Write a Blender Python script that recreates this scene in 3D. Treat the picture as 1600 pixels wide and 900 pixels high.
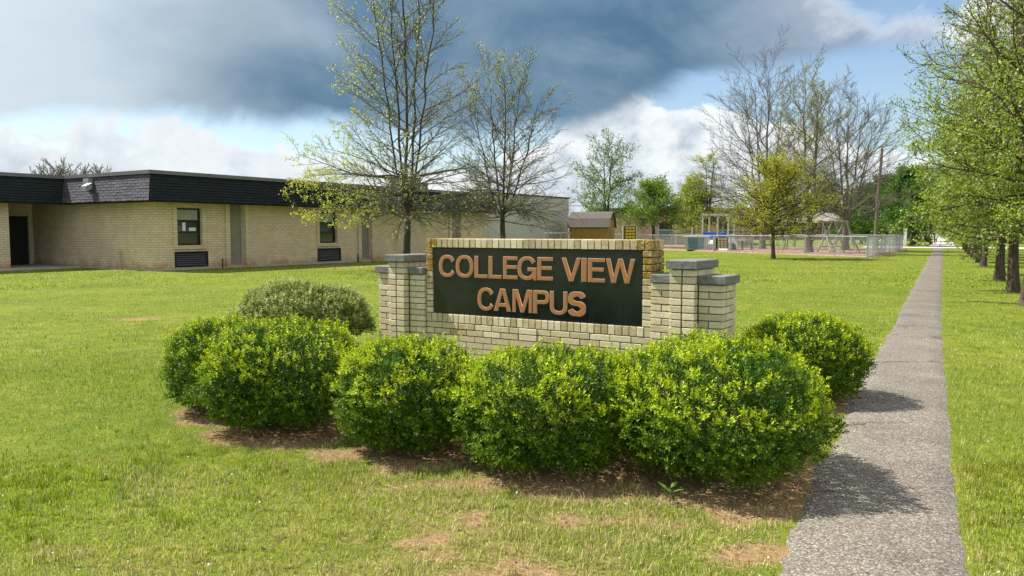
import bpy, bmesh, math, random
import numpy as np
from mathutils import Vector, Matrix

for o in list(bpy.data.objects): bpy.data.objects.remove(o)
scene = bpy.context.scene
COL = scene.collection
R = math.radians
rng = np.random.default_rng(7)
random.seed(7)

# ------------------------------------------------------------------ camera, light, exposure
FPX, HOR, CH = 1250.0, 362.0, 1.6
PITCH = math.atan((450-HOR)/FPX)
cam_d = bpy.data.cameras.new('camera'); cam = bpy.data.objects.new('camera', cam_d); COL.objects.link(cam)
cam.location = (0, 0, CH); cam.rotation_euler = (R(90)-PITCH, 0, 0)
cam_d.sensor_width = 36; cam_d.lens = FPX/1600*36; cam_d.clip_start = .05; cam_d.clip_end = 4000
scene.camera = cam
scene.view_settings.view_transform = 'Standard'; scene.view_settings.look = 'None'
scene.view_settings.gamma = 1; scene.view_settings.exposure = 0.78
scene.view_settings.use_curve_mapping = False

SUN = Vector((-2.2, .75, 2.9)).normalized()
sun_d = bpy.data.lights.new('sun', 'SUN'); sun_d.energy = 5.0; sun_d.angle = R(.5); sun_d.color = (1, .95, .86)
sun = bpy.data.objects.new('sun', sun_d); COL.objects.link(sun)
sun.rotation_euler = SUN.to_track_quat('Z', 'Y').to_euler(); sun.location = (-20, 2, 30)

def build_world():
    w = bpy.data.worlds.new('World'); scene.world = w; w.use_nodes = True
    nt = w.node_tree; nt.nodes.clear(); L = nt.links.new
    def val(s, sock):
        if isinstance(s, (int, float)): sock.default_value = s
        else: L(s, sock)
    def M(op, a, b=0., c=0.):
        n = nt.nodes.new('ShaderNodeMath'); n.operation = op
        for i, s in enumerate((a, b, c)): val(s, n.inputs[i])
        return n.outputs[0]
    def SS(x, a, b, lo=0., hi=1.):
        n = nt.nodes.new('ShaderNodeMapRange'); n.interpolation_type = 'SMOOTHSTEP'
        val(x, n.inputs[0]); n.inputs[1].default_value = a; n.inputs[2].default_value = b
        n.inputs[3].default_value = lo; n.inputs[4].default_value = hi
        return n.outputs[0]
    def mix(f, a, b):
        n = nt.nodes.new('ShaderNodeMix'); n.data_type = 'RGBA'; val(f, n.inputs[0])
        for s, k in ((a, 6), (b, 7)):
            if isinstance(s, tuple): n.inputs[k].default_value = (*s, 1)
            else: L(s, n.inputs[k])
        return n.outputs[2]
    tc = nt.nodes.new('ShaderNodeTexCoord'); sep = nt.nodes.new('ShaderNodeSeparateXYZ'); L(tc.outputs['Generated'], sep.inputs[0])
    x, y, z = sep.outputs
    A = M('ARCTAN2', x, y); E = M('ARCSINE', z)
    def noise(sc, det, rough, zs=1., off=0., dist=0.):
        mp = nt.nodes.new('ShaderNodeMapping'); mp.inputs['Scale'].default_value = (1, 1, zs); mp.inputs['Location'].default_value = (off, off*.7, off*.3)
        L(tc.outputs['Generated'], mp.inputs[0])
        n = nt.nodes.new('ShaderNodeTexNoise'); n.inputs['Scale'].default_value = sc; n.inputs['Detail'].default_value = det
        n.inputs['Roughness'].default_value = rough; n.inputs['Distortion'].default_value = dist; L(mp.outputs[0], n.inputs['Vector'])
        return n.outputs[0]
    sky = nt.nodes.new('ShaderNodeTexSky'); sky.sky_type = 'NISHITA'; sky.sun_disc = False
    sky.sun_elevation = math.asin(SUN.z); sky.sun_rotation = math.atan2(SUN.x, SUN.y)
    sky.air_density = 1.0; sky.dust_density = .6; sky.ozone_density = 1.5
    g = nt.nodes.new('ShaderNodeVectorMath'); g.operation = 'SCALE'; L(sky.outputs[0], g.inputs[0]); g.inputs['Scale'].default_value = .125
    base = g.outputs[0]
    nA = noise(5.5, 8, .58, 1.6, .3, .4); nB = noise(13, 9, .62, 1.3, 2.1, .3); nC = noise(2.6, 4, .5, 2.2, 5.2)
    nD = noise(28, 6, .6, 1.2, 8.3)
    # low white cumulus banks standing on the horizon
    ctop = M('ADD', .098, M('MULTIPLY', M('SUBTRACT', nB, .5), .16))
    ctop = M('ADD', ctop, M('MULTIPLY', M('SUBTRACT', nC, .5), .24))
    ctop = M('ADD', ctop, SS(A, -.12, -.25, 0, .02))
    ctop = M('ADD', ctop, M('MULTIPLY', SS(A, .02, .16), SS(A, .42, .22, 0, .062)))
    cum = SS(M('SUBTRACT', ctop, E), -.006, .012)
    shade = M('ADD', M('MULTIPLY', nD, .5), M('MULTIPLY', nB, .6))
    ccol = mix(SS(shade, .40, .66), (.36, .44, .52), (.74, .77, .79))
    ccol = mix(SS(M('SUBTRACT', ctop, E), .05, .0, 0, .75), ccol, (.84, .85, .85))
    ccol = mix(SS(A, -.1, -.3, 0, .35), ccol, (.52, .58, .63))
    col = mix(M('MULTIPLY', cum, .96), base, ccol)
    # thin high veil
    # heavy deck
    eb = M('ADD', .122, SS(A, .04, .30, 0, .072)); eb = M('ADD', eb, SS(A, -.35, -.6, 0, -.02))
    dv = M('SUBTRACT', M('ADD', E, M('MULTIPLY', M('SUBTRACT', nA, .5), .105)), eb)
    deck = SS(dv, -.012, .024)
    hx = M('SUBTRACT', A, .455); hy = M('MULTIPLY', M('SUBTRACT', E, .268), 1.5)
    hole = M('SQRT', M('ADD', M('MULTIPLY', hx, hx), M('MULTIPLY', hy, hy)))
    hole = M('ADD', hole, M('MULTIPLY', M('SUBTRACT', nB, .5), .16))
    deck = M('MULTIPLY', deck, SS(hole, .055, .10))
    rgt = M('ADD', A, M('MULTIPLY', M('SUBTRACT', nA, .5), .3))
    deck = M('MULTIPLY', deck, M('SUBTRACT', 1, M('MULTIPLY', SS(rgt, .46, .52), SS(E, .30, .22))))
    dcol = mix(SS(nA, .36, .68), (.066, .145, .235), (.165, .25, .335))
    dcol = mix(SS(dv, .08, .22, 0, .85), dcol, (.20, .285, .39))
    dcol = mix(SS(dv, .17, .4, 0, .8), dcol, (.24, .32, .42))
    lft = M('ADD', M('MULTIPLY', A, -1.), M('MULTIPLY', M('SUBTRACT', nC, .5), .55))
    dcol = mix(SS(lft, .16, .62), dcol, (.56, .64, .70))
    rr = M('ADD', A, M('MULTIPLY', M('SUBTRACT', nA, .5), .4))
    dcol = mix(SS(rr, .26, .46), dcol, (.31, .37, .47))
    rim = SS(M('SUBTRACT', hole, .03), .09, .02)
    dcol = mix(M('MULTIPLY', rim, .85), dcol, (.82, .84, .86))
    col = mix(M('MULTIPLY', deck, .97), col, dcol)
    wr = M('MULTIPLY', SS(M('ADD', A, M('MULTIPLY', M('SUBTRACT', nB, .5), .22)), .49, .53), SS(M('ADD', E, M('MULTIPLY', M('SUBTRACT', nA, .5), .12)), .175, .2))
    col = mix(M('MULTIPLY', wr, .9), col, (.76, .78, .80))
    bg = nt.nodes.new('ShaderNodeBackground'); L(col, bg.inputs[0]); bg.inputs[1].default_value = .75
    out = nt.nodes.new('ShaderNodeOutputWorld'); L(bg.outputs[0], out.inputs[0])
build_world()

# ------------------------------------------------------------------ helpers
def ray(px, py):
    a, b = (px-800)/FPX, -(py-450)/FPX
    s, c = math.sin(PITCH), math.cos(PITCH)
    return Vector((a, c+b*s, -s+b*c))
def G(px, py, z=0.):                       # pixel -> point on the ground
    d = ray(px, py); t = (z-CH)/d.z
    return Vector((d.x*t, d.y*t, z))
def AT(px, Y):                             # ground point in that column at distance Y
    return Vector(((px-800)/FPX*Y, Y, 0))
def smooth(x, a, b):
    t = np.clip((x-a)/(b-a), 0, 1); return t*t*(3-2*t)
def HT(x, y):                              # terrain height: level, then a slow rise past the cross street
    return 1.15*smooth(np.asarray(y, float), 84, 175)
_P = np.random.default_rng(3).random((256, 256))
def vnoise(x, y, s=1.):
    x = np.asarray(x, float)*s; y = np.asarray(y, float)*s
    xi = np.floor(x).astype(int); yi = np.floor(y).astype(int); fx = x-xi; fy = y-yi
    fx = fx*fx*(3-2*fx); fy = fy*fy*(3-2*fy)
    g = lambda i, j: _P[i & 255, j & 255]
    return (g(xi, yi)*(1-fx)+g(xi+1, yi)*fx)*(1-fy)+(g(xi, yi+1)*(1-fx)+g(xi+1, yi+1)*fx)*fy
def fbm(x, y, s=1., o=4):
    t = 0; a = .5
    for i in range(o):
        t = t+a*vnoise(np.asarray(x)+17.3*i, np.asarray(y)-9.1*i, s*2**i); a *= .5
    return t/(1-.5**o)

def tag(o, label=None, cat=None, group=None, kind=None):
    for k, v in (('label', label), ('category', cat), ('group', group), ('kind', kind)):
        if v: o[k] = v
    return o
def npmesh(name, V, F, smooth_=False, col=None, extra=None):
    """V (n,3); F array (m,k) or list of such arrays"""
    me = bpy.data.meshes.new(name)
    V = np.asarray(V, np.float32); Fs = [np.asarray(f, np.int32) for f in (F if isinstance(F, list) else [F]) if len(f)]
    me.vertices.add(len(V)); me.vertices.foreach_set('co', V.ravel())
    nl = sum(f.size for f in Fs); npol = sum(len(f) for f in Fs)
    me.loops.add(nl); me.loops.foreach_set('vertex_index', np.concatenate([f.ravel() for f in Fs]))
    me.polygons.add(npol)
    tot = np.concatenate([np.full(len(f), f.shape[1], np.int32) for f in Fs])
    me.polygons.foreach_set('loop_start', np.concatenate([[0], np.cumsum(tot)[:-1]]).astype(np.int32))
    me.update(calc_edges=True)
    if smooth_: me.polygons.foreach_set('use_smooth', np.ones(npol, bool))
    if col is not None:
        c = np.ones((len(V), 4), np.float32); c[:, :3] = col
        a = me.attributes.new('col', 'FLOAT_COLOR', 'POINT'); a.data.foreach_set('color', c.ravel())
    for k, v in (extra or {}).items():
        a = me.attributes.new(k, 'FLOAT', 'POINT'); a.data.foreach_set('value', np.asarray(v, np.float32))
    me.update(); return me
def obj(name, me, mat=None, parent=None, loc=None, rz=0):
    o = bpy.data.objects.new(name, me); COL.objects.link(o)
    if me is not None and mat is not None and len(me.materials) == 0: me.materials.append(mat)
    if parent: o.parent = parent
    if loc is not None: o.location = loc
    if rz: o.rotation_euler = (0, 0, rz)
    return o
def thing(name, label, cat, loc=(0, 0, 0), rz=0, group=None):
    return tag(obj(name, None, loc=loc, rz=rz), label, cat, group)
class MB:
    """collects boxes, prisms and tubes and links them as one mesh"""
    def __init__(s): s.v = []; s.f = []
    def add(s, vs, fs):
        n = len(s.v); s.v += [tuple(p) for p in vs]; s.f += [tuple(i+n for i in f) for f in fs]; return s
    def box(s, a, b):
        (x0, y0, z0), (x1, y1, z1) = a, b
        return s.add([(x0,y0,z0),(x1,y0,z0),(x1,y1,z0),(x0,y1,z0),(x0,y0,z1),(x1,y0,z1),(x1,y1,z1),(x0,y1,z1)],
                     [(0,3,2,1),(4,5,6,7),(0,1,5,4),(1,2,6,5),(2,3,7,6),(3,0,4,7)])
    def cbox(s, a, b, c=.01):                # box with its edges taken off
        (x0, y0, z0), (x1, y1, z1) = a, b
        bm = bmesh.new(); bmesh.ops.create_cube(bm, size=1)
        for v in bm.verts: v.co = Vector((x0 if v.co.x < 0 else x1, y0 if v.co.y < 0 else y1, z0 if v.co.z < 0 else z1))
        bmesh.ops.bevel(bm, geom=bm.edges[:], offset=c, segments=1, affect='EDGES')
        bm.verts.index_update()
        s.add([v.co for v in bm.verts], [[v.index for v in f.verts] for f in bm.faces]); bm.free(); return s
    def tube(s, pts, rad, k=8, cap=True):
        pts = [Vector(p) for p in pts]; rad = [rad]*len(pts) if isinstance(rad, (int, float)) else rad
        n0 = len(s.v); ring = []
        for i, p in enumerate(pts):
            d = (pts[min(i+1, len(pts)-1)]-pts[max(i-1, 0)]).normalized()
            a = d.cross(Vector((0, 0, 1)) if abs(d.z) < .9 else Vector((1, 0, 0))).normalized(); b = d.cross(a)
            ring.append([p+(a*math.cos(2*math.pi*j/k)+b*math.sin(2*math.pi*j/k))*rad[i] for j in range(k)])
        s.v += [tuple(q) for r in ring for q in r]
        for i in range(len(pts)-1):
            for j in range(k): s.f.append((n0+i*k+j, n0+i*k+(j+1) % k, n0+(i+1)*k+(j+1) % k, n0+(i+1)*k+j))
        if cap: s.f.append(tuple(n0+j for j in range(k))[::-1]); s.f.append(tuple(n0+(len(pts)-1)*k+j for j in range(k)))
        return s
    def prism(s, poly, axis, a, b):          # polygon (2-D) extruded along an axis from a to b
        def P(u, v, w): return {'x': (w, u, v), 'y': (u, w, v), 'z': (u, v, w)}[axis]
        n = len(poly)
        return s.add([P(u, v, a) for u, v in poly]+[P(u, v, b) for u, v in poly],
                     [tuple(range(n))[::-1], tuple(range(n, 2*n))]+[(i, (i+1) % n, n+(i+1) % n, n+i) for i in range(n)])
    def mesh(s, name):
        me = bpy.data.meshes.new(name); me.from_pydata(s.v, [], s.f)
        bm = bmesh.new(); bm.from_mesh(me); bmesh.ops.recalc_face_normals(bm, faces=bm.faces[:]); bm.to_mesh(me); bm.free()
        me.update(); return me
    def build(s, name, mat, parent=None, loc=None, rz=0): return obj(name, s.mesh(name), mat, parent, loc, rz)

# ------------------------------------------------------------------ materials
class N:
    def __init__(s, name):
        s.m = bpy.data.materials.new(name); s.m.use_nodes = True; s.nt = s.m.node_tree
        s.p = s.nt.nodes['Principled BSDF']; s.out = s.nt.nodes['Material Output']
    def n(s, t): return s.nt.nodes.new(t)
    def l(s, a, b): s.nt.links.new(a, b)
    def coord(s, which='Object', sc=(1, 1, 1)):
        t = s.n('ShaderNodeTexCoord'); m = s.n('ShaderNodeMapping'); m.inputs['Scale'].default_value = sc
        s.l(t.outputs[which], m.inputs[0]); return m.outputs[0]
    def noise(s, sc, det=4, rough=.6, vec=None, out=0):
        t = s.n('ShaderNodeTexNoise'); t.inputs['Scale'].default_value = sc; t.inputs['Detail'].default_value = det; t.inputs['Roughness'].default_value = rough
        s.l(vec if vec is not None else s.coord(), t.inputs['Vector']); return t.outputs[out]
    def ramp(s, f, stops):
        r = s.n('ShaderNodeValToRGB'); s.l(f, r.inputs[0]); e = r.color_ramp.elements
        while len(e) < len(stops): e.new(.5)
        for k, (p, c) in zip(e, stops): k.position = p; k.color = (*c, 1) if len(c) == 3 else c
        return r.outputs[0]
    def mix(s, f, a, b, blend='MIX'):
        x = s.n('ShaderNodeMix'); x.data_type = 'RGBA'; x.blend_type = blend
        for v, k in ((f, 0), (a, 6), (b, 7)):
            if isinstance(v, tuple): x.inputs[k].default_value = (*v, 1)
            elif isinstance(v, (int, float)): x.inputs[k].default_value = v
            else: s.l(v, x.inputs[k])
        return x.outputs[2]
    def math(s, op, a, b=0.):
        x = s.n('ShaderNodeMath'); x.operation = op
        for v, k in ((a, 0), (b, 1)):
            if isinstance(v, (int, float)): x.inputs[k].default_value = v
            else: s.l(v, x.inputs[k])
        return x.outputs[0]
    def attr(s, name, out='Color'):
        a = s.n('ShaderNodeAttribute'); a.attribute_name = name; return a.outputs[out]
    def rand(s): return s.n('ShaderNodeObjectInfo').outputs['Random']
    def bump(s, h, strength=.4, dist=.01):
        b = s.n('ShaderNodeBump'); b.inputs['Strength'].default_value = strength; b.inputs['Distance'].default_value = dist
        s.l(h, b.inputs['Height']); s.l(b.outputs[0], s.p.inputs['Normal'])
    def set(s, col=None, rough=None, metal=None, spec=None):
        for v, k in ((col, 'Base Color'), (rough, 'Roughness'), (metal, 'Metallic'), (spec, 'Specular IOR Level')):
            if v is None: continue
            if isinstance(v, tuple): s.p.inputs[k].default_value = (*v, 1)
            elif isinstance(v, (int, float)): s.p.inputs[k].default_value = v
            else: s.l(v, s.p.inputs[k])
        return s.m
def plain(name, c, var=.25, sc=6., rough=.7, metal=0., bump=0., spec=.4):
    m = N(name); f = m.noise(sc, 5, .65)
    lo = tuple(x*(1-var) for x in c); hi = tuple(min(1, x*(1+var)) for x in c)
    if bump: m.bump(f, bump, .02)
    return m.set(m.ramp(f, [(.3, lo), (.7, hi)]), rough, metal, spec)
def leafmat(name, trans=.35, rough=.5, spec=.3):
    m = N(name); c = m.attr('col'); m.set(c, rough, 0, spec)
    t = m.n('ShaderNodeBsdfTranslucent'); h = m.n('ShaderNodeHueSaturation'); h.inputs['Value'].default_value = 1.25; h.inputs['Saturation'].default_value = 1.1
    m.l(c, h.inputs['Color']); m.l(h.outputs[0], t.inputs[0])
    x = m.n('ShaderNodeMixShader'); x.inputs[0].default_value = trans
    m.l(m.p.outputs[0], x.inputs[1]); m.l(t.outputs[0], x.inputs[2]); m.l(x.outputs[0], m.out.inputs[0]); return m.m
MT = {}
def mats():
    # lawn soil / thatch: 'bare' marks trodden earth
    m = N('lawn'); b = m.attr('bare', 'Fac'); n1 = m.noise(.35, 4, .6); n2 = m.noise(3.2, 6, .7); n3 = m.noise(38, 4, .8)
    g = m.ramp(n2, [(.25, (.11, .155, .016)), (.5, (.205, .245, .028)), (.72, (.29, .29, .05)), (.85, (.34, .29, .10))])
    g = m.mix(m.ramp(n1, [(.4, (0, 0, 0)), (.66, (1, 1, 1))]), g, m.ramp(n2, [(.3, (.095, .15, .016)), (.7, (.18, .235, .03))]))
    g = m.mix(.8, g, m.ramp(n3, [(.3, (.35, .35, .35)), (.7, (1.15, 1.15, 1.15))]), 'MULTIPLY')
    soil = m.ramp(n3, [(.2, (.115, .07, .033)), (.5, (.29, .185, .092)), (.8, (.44, .32, .18))])
    f = m.math('ADD', b, m.math('MULTIPLY', m.math('SUBTRACT', n2, .5), .55))
    m.bump(n3, .7, .03)
    MT['lawn'] = m.set(m.mix(m.ramp(f, [(.30, (0, 0, 0)), (.75, (1, 1, 1))]), g, soil), .95, 0, .1)
    MT['grass'] = leafmat('grass_blade', .3, .55, .25)
    MT['leaf'] = leafmat('leaf', .24, .5, .22)
    MT['tleaf'] = leafmat('tree_leaf', .45, .55, .3)
    MT['litter'] = leafmat('dry_leaf', .1, .9, .1)
    # path asphalt
    m = N('asphalt'); co = m.coord(); v = m.n('ShaderNodeTexVoronoi'); v.inputs['Scale'].default_value = 120; m.l(co, v.inputs['Vector'])
    sp = m.n('ShaderNodeSeparateColor'); m.l(v.outputs['Color'], sp.inputs[0])
    c = m.ramp(sp.outputs[0], [(0, (.075, .068, .060)), (.35, (.145, .130, .113)), (.8, (.225, .20, .174)), (1, (.41, .37, .32))])
    big = m.noise(1.1, 5, .65); c = m.mix(.75, c, m.ramp(big, [(.3, (.62, .61, .60)), (.7, (1.22, 1.16, 1.08))]), 'MULTIPLY')
    wv = m.n('ShaderNodeTexVoronoi'); wv.feature = 'DISTANCE_TO_EDGE'; wv.inputs['Scale'].default_value = .55
    wn = m.n('ShaderNodeVectorMath'); wn.operation = 'ADD'; m.l(co, wn.inputs[0])
    nn = m.n('ShaderNodeVectorMath'); nn.operation = 'SCALE'; nn.inputs['Scale'].default_value = .5; m.l(m.noise(2.2, 5, .7, co, 1), nn.inputs[0]); m.l(nn.outputs[0], wn.inputs[1])
    m.l(wn.outputs[0], wv.inputs['Vector'])
    crack = m.ramp(wv.outputs['Distance'], [(.003, (.48, .46, .43)), (.016, (1, 1, 1))])
    c = m.mix(m.ramp(m.noise(.8, 3, .5), [(.44, (0, 0, 0)), (.60, (1, 1, 1))]), c, m.mix(1., c, crack, 'MULTIPLY'))
    m.bump(v.outputs['Distance'], .35, .008); MT['asphalt'] = m.set(c, .92, 0, .2)
    # bricks of the sign: a tint for each brick, specks, yellow lichen towards the upper ends kept by noise
    def brick(name, lichen):
        m = N(name); r = m.rand(); co = m.coord('Object')
        c = m.ramp(r, [(0, (.49, .42, .27)), (.35, (.62, .545, .37)), (.7, (.70, .63, .45)), (1, (.56, .46, .28))])
        lc = m.n('ShaderNodeVectorMath'); lc.operation = 'ADD'; m.l(co, lc.inputs[0])
        oi = m.n('ShaderNodeObjectInfo'); m.l(oi.outputs['Location'], lc.inputs[1])
        n = m.noise(26, 5, .75, lc.outputs[0]); c = m.mix(.6, c, m.ramp(n, [(.3, (.72, .7, .66)), (.6, (1.08, 1.08, 1.08))]), 'MULTIPLY')
        sp = m.noise(85, 3, .7, lc.outputs[0]); c = m.mix(m.ramp(sp, [(.60, (0, 0, 0)), (.68, (.8, .8, .8))]), c, (.16, .13, .08))
        if lichen:
            ln = m.noise(30, 5, .8, lc.outputs[0]); f = m.ramp(ln, [(.36, (0, 0, 0)), (.50, (lichen, lichen, lichen))])
            c = m.mix(f, c, m.ramp(sp, [(.42, (.40, .235, .02)), (.56, (.13, .085, .012))]))
        m.bump(n, .35, .006); return m.set(c, .88, 0, .25)
    MT['brick'] = brick('sign_brick', 0); MT['brickl'] = brick('sign_brick_lichen', .5); MT['brickh'] = brick('sign_brick_heavy_lichen', 1.)
    MT['mortar'] = plain('mortar', (.20, .18, .15), .3, 40, .95, bump=.3)
    MT['cap'] = plain('limestone_cap', (.165, .165, .155), .35, 22, .85, bump=.15)
    m = N('black_granite'); n = m.noise(3, 4, .6); MT['panel'] = m.set(m.ramp(n, [(.3, (.006, .010, .009)), (.7, (.014, .020, .018))]), m.ramp(m.noise(5, 4), [(.3, (.12,)*3), (.7, (.24,)*3)]), 0, .5)
    MT['copper'] = plain('copper_letter', (.36, .155, .060), .12, 30, .5, 0, 0)
    MT['trim'] = plain('letter_edge', (.62, .40, .25), .1, 30, .5)
    # school wall: running-bond brick at its real size, too far to tell apart
    def wallbrick(name, c1, c2, mort, axis):
        m = N(name); t = m.n('ShaderNodeTexCoord'); sp = m.n('ShaderNodeSeparateXYZ'); m.l(t.outputs['Object'], sp.inputs[0])
        cb = m.n('ShaderNodeCombineXYZ'); m.l(m.math('ADD', sp.outputs[0], sp.outputs[1]), cb.inputs[0]); m.l(sp.outputs[2], cb.inputs[1])
        b = m.n('ShaderNodeTexBrick'); m.l(cb.outputs[0], b.inputs['Vector']); b.inputs['Scale'].default_value = 1
        b.inputs['Brick Width'].default_value = .31; b.inputs['Row Height'].default_value = .105; b.inputs['Mortar Size'].default_value = .009; b.inputs['Bias'].default_value = 0
        b.inputs['Color1'].default_value = (*c1, 1); b.inputs['Color2'].default_value = (*c2, 1); b.inputs['Mortar'].default_value = (*mort, 1)
        n = m.noise(1.3, 6, .65); c = m.mix(.7, b.outputs[0], m.ramp(n, [(.3, (.80, .78, .75)), (.7, (1.1, 1.1, 1.1))]), 'MULTIPLY')
        stain = m.noise(1.6, 5, .7); zf = m.math('ADD', sp.outputs[2], m.math('MULTIPLY', m.math('SUBTRACT', stain, .5), 1.3))
        c = m.mix(m.ramp(zf, [(.0, (.75,)*3), (.36, (0, 0, 0))]), c, (.38, .19, .09))
        m.bump(b.outputs['Fac'], -.5, .01); return m.set(c, .9, 0, .2)
    MT['wall'] = wallbrick('buff_brick', (.73, .61, .43), (.65, .52, .355), (.38, .31, .215), 0)
    MT['gym'] = plain('pale_stucco', (.47, .46, .41), .06, .8, .85)
    MT['fascia'] = plain('roof_edge_metal', (.15, .15, .16), .15, 3, .5, .3)
    m = N('slate_shingle'); r = m.rand(); n = m.noise(9, 5, .7)
    MT['shingle'] = m.set(m.mix(.7, m.ramp(r, [(0, (.06, .055, .07)), (1, (.10, .09, .112))]), m.ramp(n, [(.3, (.7,)*3), (.7, (1.15,)*3)]), 'MULTIPLY'), .8, 0, .25)
    MT['felt'] = plain('shaded_shingle', (.020, .025, .029), .25, 5, .9, spec=.1)  # shade put into the colour: darker than the slate of the sunlit side
    MT['taupe'] = plain('taupe_panel', (.26, .225, .185), .12, 2, .7)
    MT['black'] = plain('black_metal', (.012, .012, .013), .2, 8, .45)
    MT['steel'] = plain('galvanised_steel', (.42, .46, .46), .2, 12, .45, .7)
    MT['wire'] = plain('fence_wire', (.50, .53, .53), .2, 12, .5, .5)
    MT['rail'] = plain('white_rail', (.36, .38, .38), .1, 12, .5)
    MT['glass'] = N('window_glass').set((.02, .025, .03), .06, 0, .8)
    MT['blind'] = plain('window_blind', (.36, .36, .32), .1, 4, .8)
    MT['paper'] = plain('paper_sheet', (.72, .72, .7), .08, 20, .8)
    MT['conc'] = plain('concrete', (.40, .385, .35), .18, 2.5, .9, bump=.2)
    MT['road'] = plain('pale_road', (.56, .51, .47), .1, .6, .9)
    MT['joint'] = plain('road_joint', (.22, .2, .19), .1, 2, .9)
    def bark(name, a, b):
        m = N(name); n = m.noise(5, 6, .7, m.coord('Object', (3, 3, .8))); m.bump(n, .8, .04); return m.set(m.ramp(n, [(.3, a), (.7, b)]), .9, 0, .15)
    MT['bark'] = bark('grey_bark', (.030, .026, .02), (.095, .083, .064))
    MT['twig'] = bark('grey_twig', (.085, .078, .065), (.20, .185, .155))
    MT['bark2'] = bark('pale_bark', (.10, .088, .07), (.23, .20, .165))
    MT['bark3'] = bark('brown_bark', (.05, .036, .026), (.15, .11, .08))
    m = N('wood_boards'); w = m.noise(4, 5, .6, m.coord('Object', (6, 6, .5))); MT['boards'] = m.set(m.ramp(w, [(.3, (.22, .12, .03)), (.7, (.36, .22, .07))]), .8, 0, .2)
    MT['shedroof'] = plain('brown_shingle', (.105, .088, .075), .25, 7, .9, bump=.3)
    MT['timber'] = plain('weathered_timber', (.36, .325, .28), .25, 9, .85, bump=.2)
    MT['blue'] = plain('blue_plastic', (.025, .07, .36), .15, 4, .4)
    MT['teal'] = plain('slate_blue_plastic', (.10, .19, .26), .15, 4, .45)
    MT['yellow'] = plain('yellow_plastic', (.62, .42, .04), .15, 6, .5)
    MT['grayp'] = plain('grey_plastic', (.45, .44, .43), .12, 6, .6)
    MT['mulch'] = plain('wood_mulch', (.24, .155, .105), .5, 7, .95, bump=.6)
    MT['tanwall'] = plain('tan_wall', (.47, .36, .24), .08, 1, .85)
    MT['darkroof'] = plain('dark_roof', (.055, .05, .045), .25, 2, .9)
    MT['redbrick'] = plain('red_brick_wall', (.18, .085, .06), .2, 3, .9)
    MT['siding'] = plain('pale_siding', (.55, .55, .52), .08, 3, .8)
    MT['carb'] = N('dark_car_paint').set((.015, .017, .02), .25, 0, .6); MT['carw'] = N('white_car_paint').set((.7, .7, .7), .3, 0, .5)
    MT['tyre'] = plain('rubber', (.015, .015, .015), .2, 5, .9); MT['white'] = plain('white_plastic', (.72, .72, .70), .08, 5, .6)
    MT['pole'] = plain('creosote_pole', (.15, .12, .09), .25, 6, .9)
mats()

# ------------------------------------------------------------------ ground and path
PS = .5376                                      # path heads this way: x = PS*y + offset
SHRUBS = [  # x, y, rx, ry, top, seed
    (1.34, 5.30, .68, .80, .85, 1), (.27, 5.52, .66, .66, .75, 2), (-.78, 5.96, .50, .58, .77, 3),
    (-1.92, 6.62, .64, .66, .83, 4), (-2.66, 7.25, .42, .52, .79, 5), (2.80, 7.65, .54, .54, .77, 6)]
PALE = (-2.56, 9.80, .80, .72, .95, 9)
def path_edges(y):
    y = np.asarray(y, float)
    nl = (fbm(y*0+3.1, y, 1.1, 4)-.5)*.17+(vnoise(y*0+8.2, y, 11)-.5)*.07; nr = (fbm(y*0+31.7, y, .8, 4)-.5)*.08+(vnoise(y*0+5.5, y, 12)-.5)*.03
    return PS*y-.87+.07*np.exp(-np.maximum(y-3.4, 0)/2.2)+nl, PS*y+.09+.17*np.exp(-np.maximum(y-3.4, 0)/4)+nr
def bare(x, y):
    b = np.zeros_like(x, float)
    spots = [(G(800, 890), .34, .34), (G(745, 810), .22, .24), (G(640, 850), .18, .08), (G(950, 812), .30, .09), (G(690, 762), .35, .08),
             (G(560, 705), .5, .12), (G(235, 497), .8, .22), (G(1180, 862), .25, .14), (G(900, 505), 1.2, 1.2),
             (G(560, 415), 3.5, 1.5), (G(20, 478), 1.0, .35)]
    wx = x+(fbm(x, y, 3.1, 4)-.5)*.9; wy = y+(fbm(x+50, y, 3.1, 4)-.5)*.5
    for p, rx, ry in spots:
        b = np.maximum(b, .9*np.exp(-(((wx-p.x)/rx)**2+((wy-p.y)/ry)**2)*.7))
    b = np.clip(b*(.2+1.6*fbm(x+5, y, 9, 4)), 0, 1)
    for (sx, sy, rx, ry, t, s) in SHRUBS+[PALE]:
        q = ((x-sx-.08)/(rx*1.0))**2+((y-sy+.12)/(ry*1.02))**2
        b = np.maximum(b, .82*smooth(-q-(fbm(x, y, 5, 3)-.5)*1.4, -1.6, -.6))
    mid = smooth(x, -2.4, -.6)*smooth(-x, -2.0, -.9)*smooth(-y, -5.4, -4.2)      # thin worn turf in front of the bed
    b = np.maximum(b, mid*.42*smooth(fbm(x, y, 2.2, 4), .3, .6))
    el, er = path_edges(y); d = np.minimum(np.abs(x-el), np.abs(x-er)*1.8)
    return np.clip(np.maximum(b, .38*np.exp(-(d/.05)**2)), 0, 1)
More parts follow.
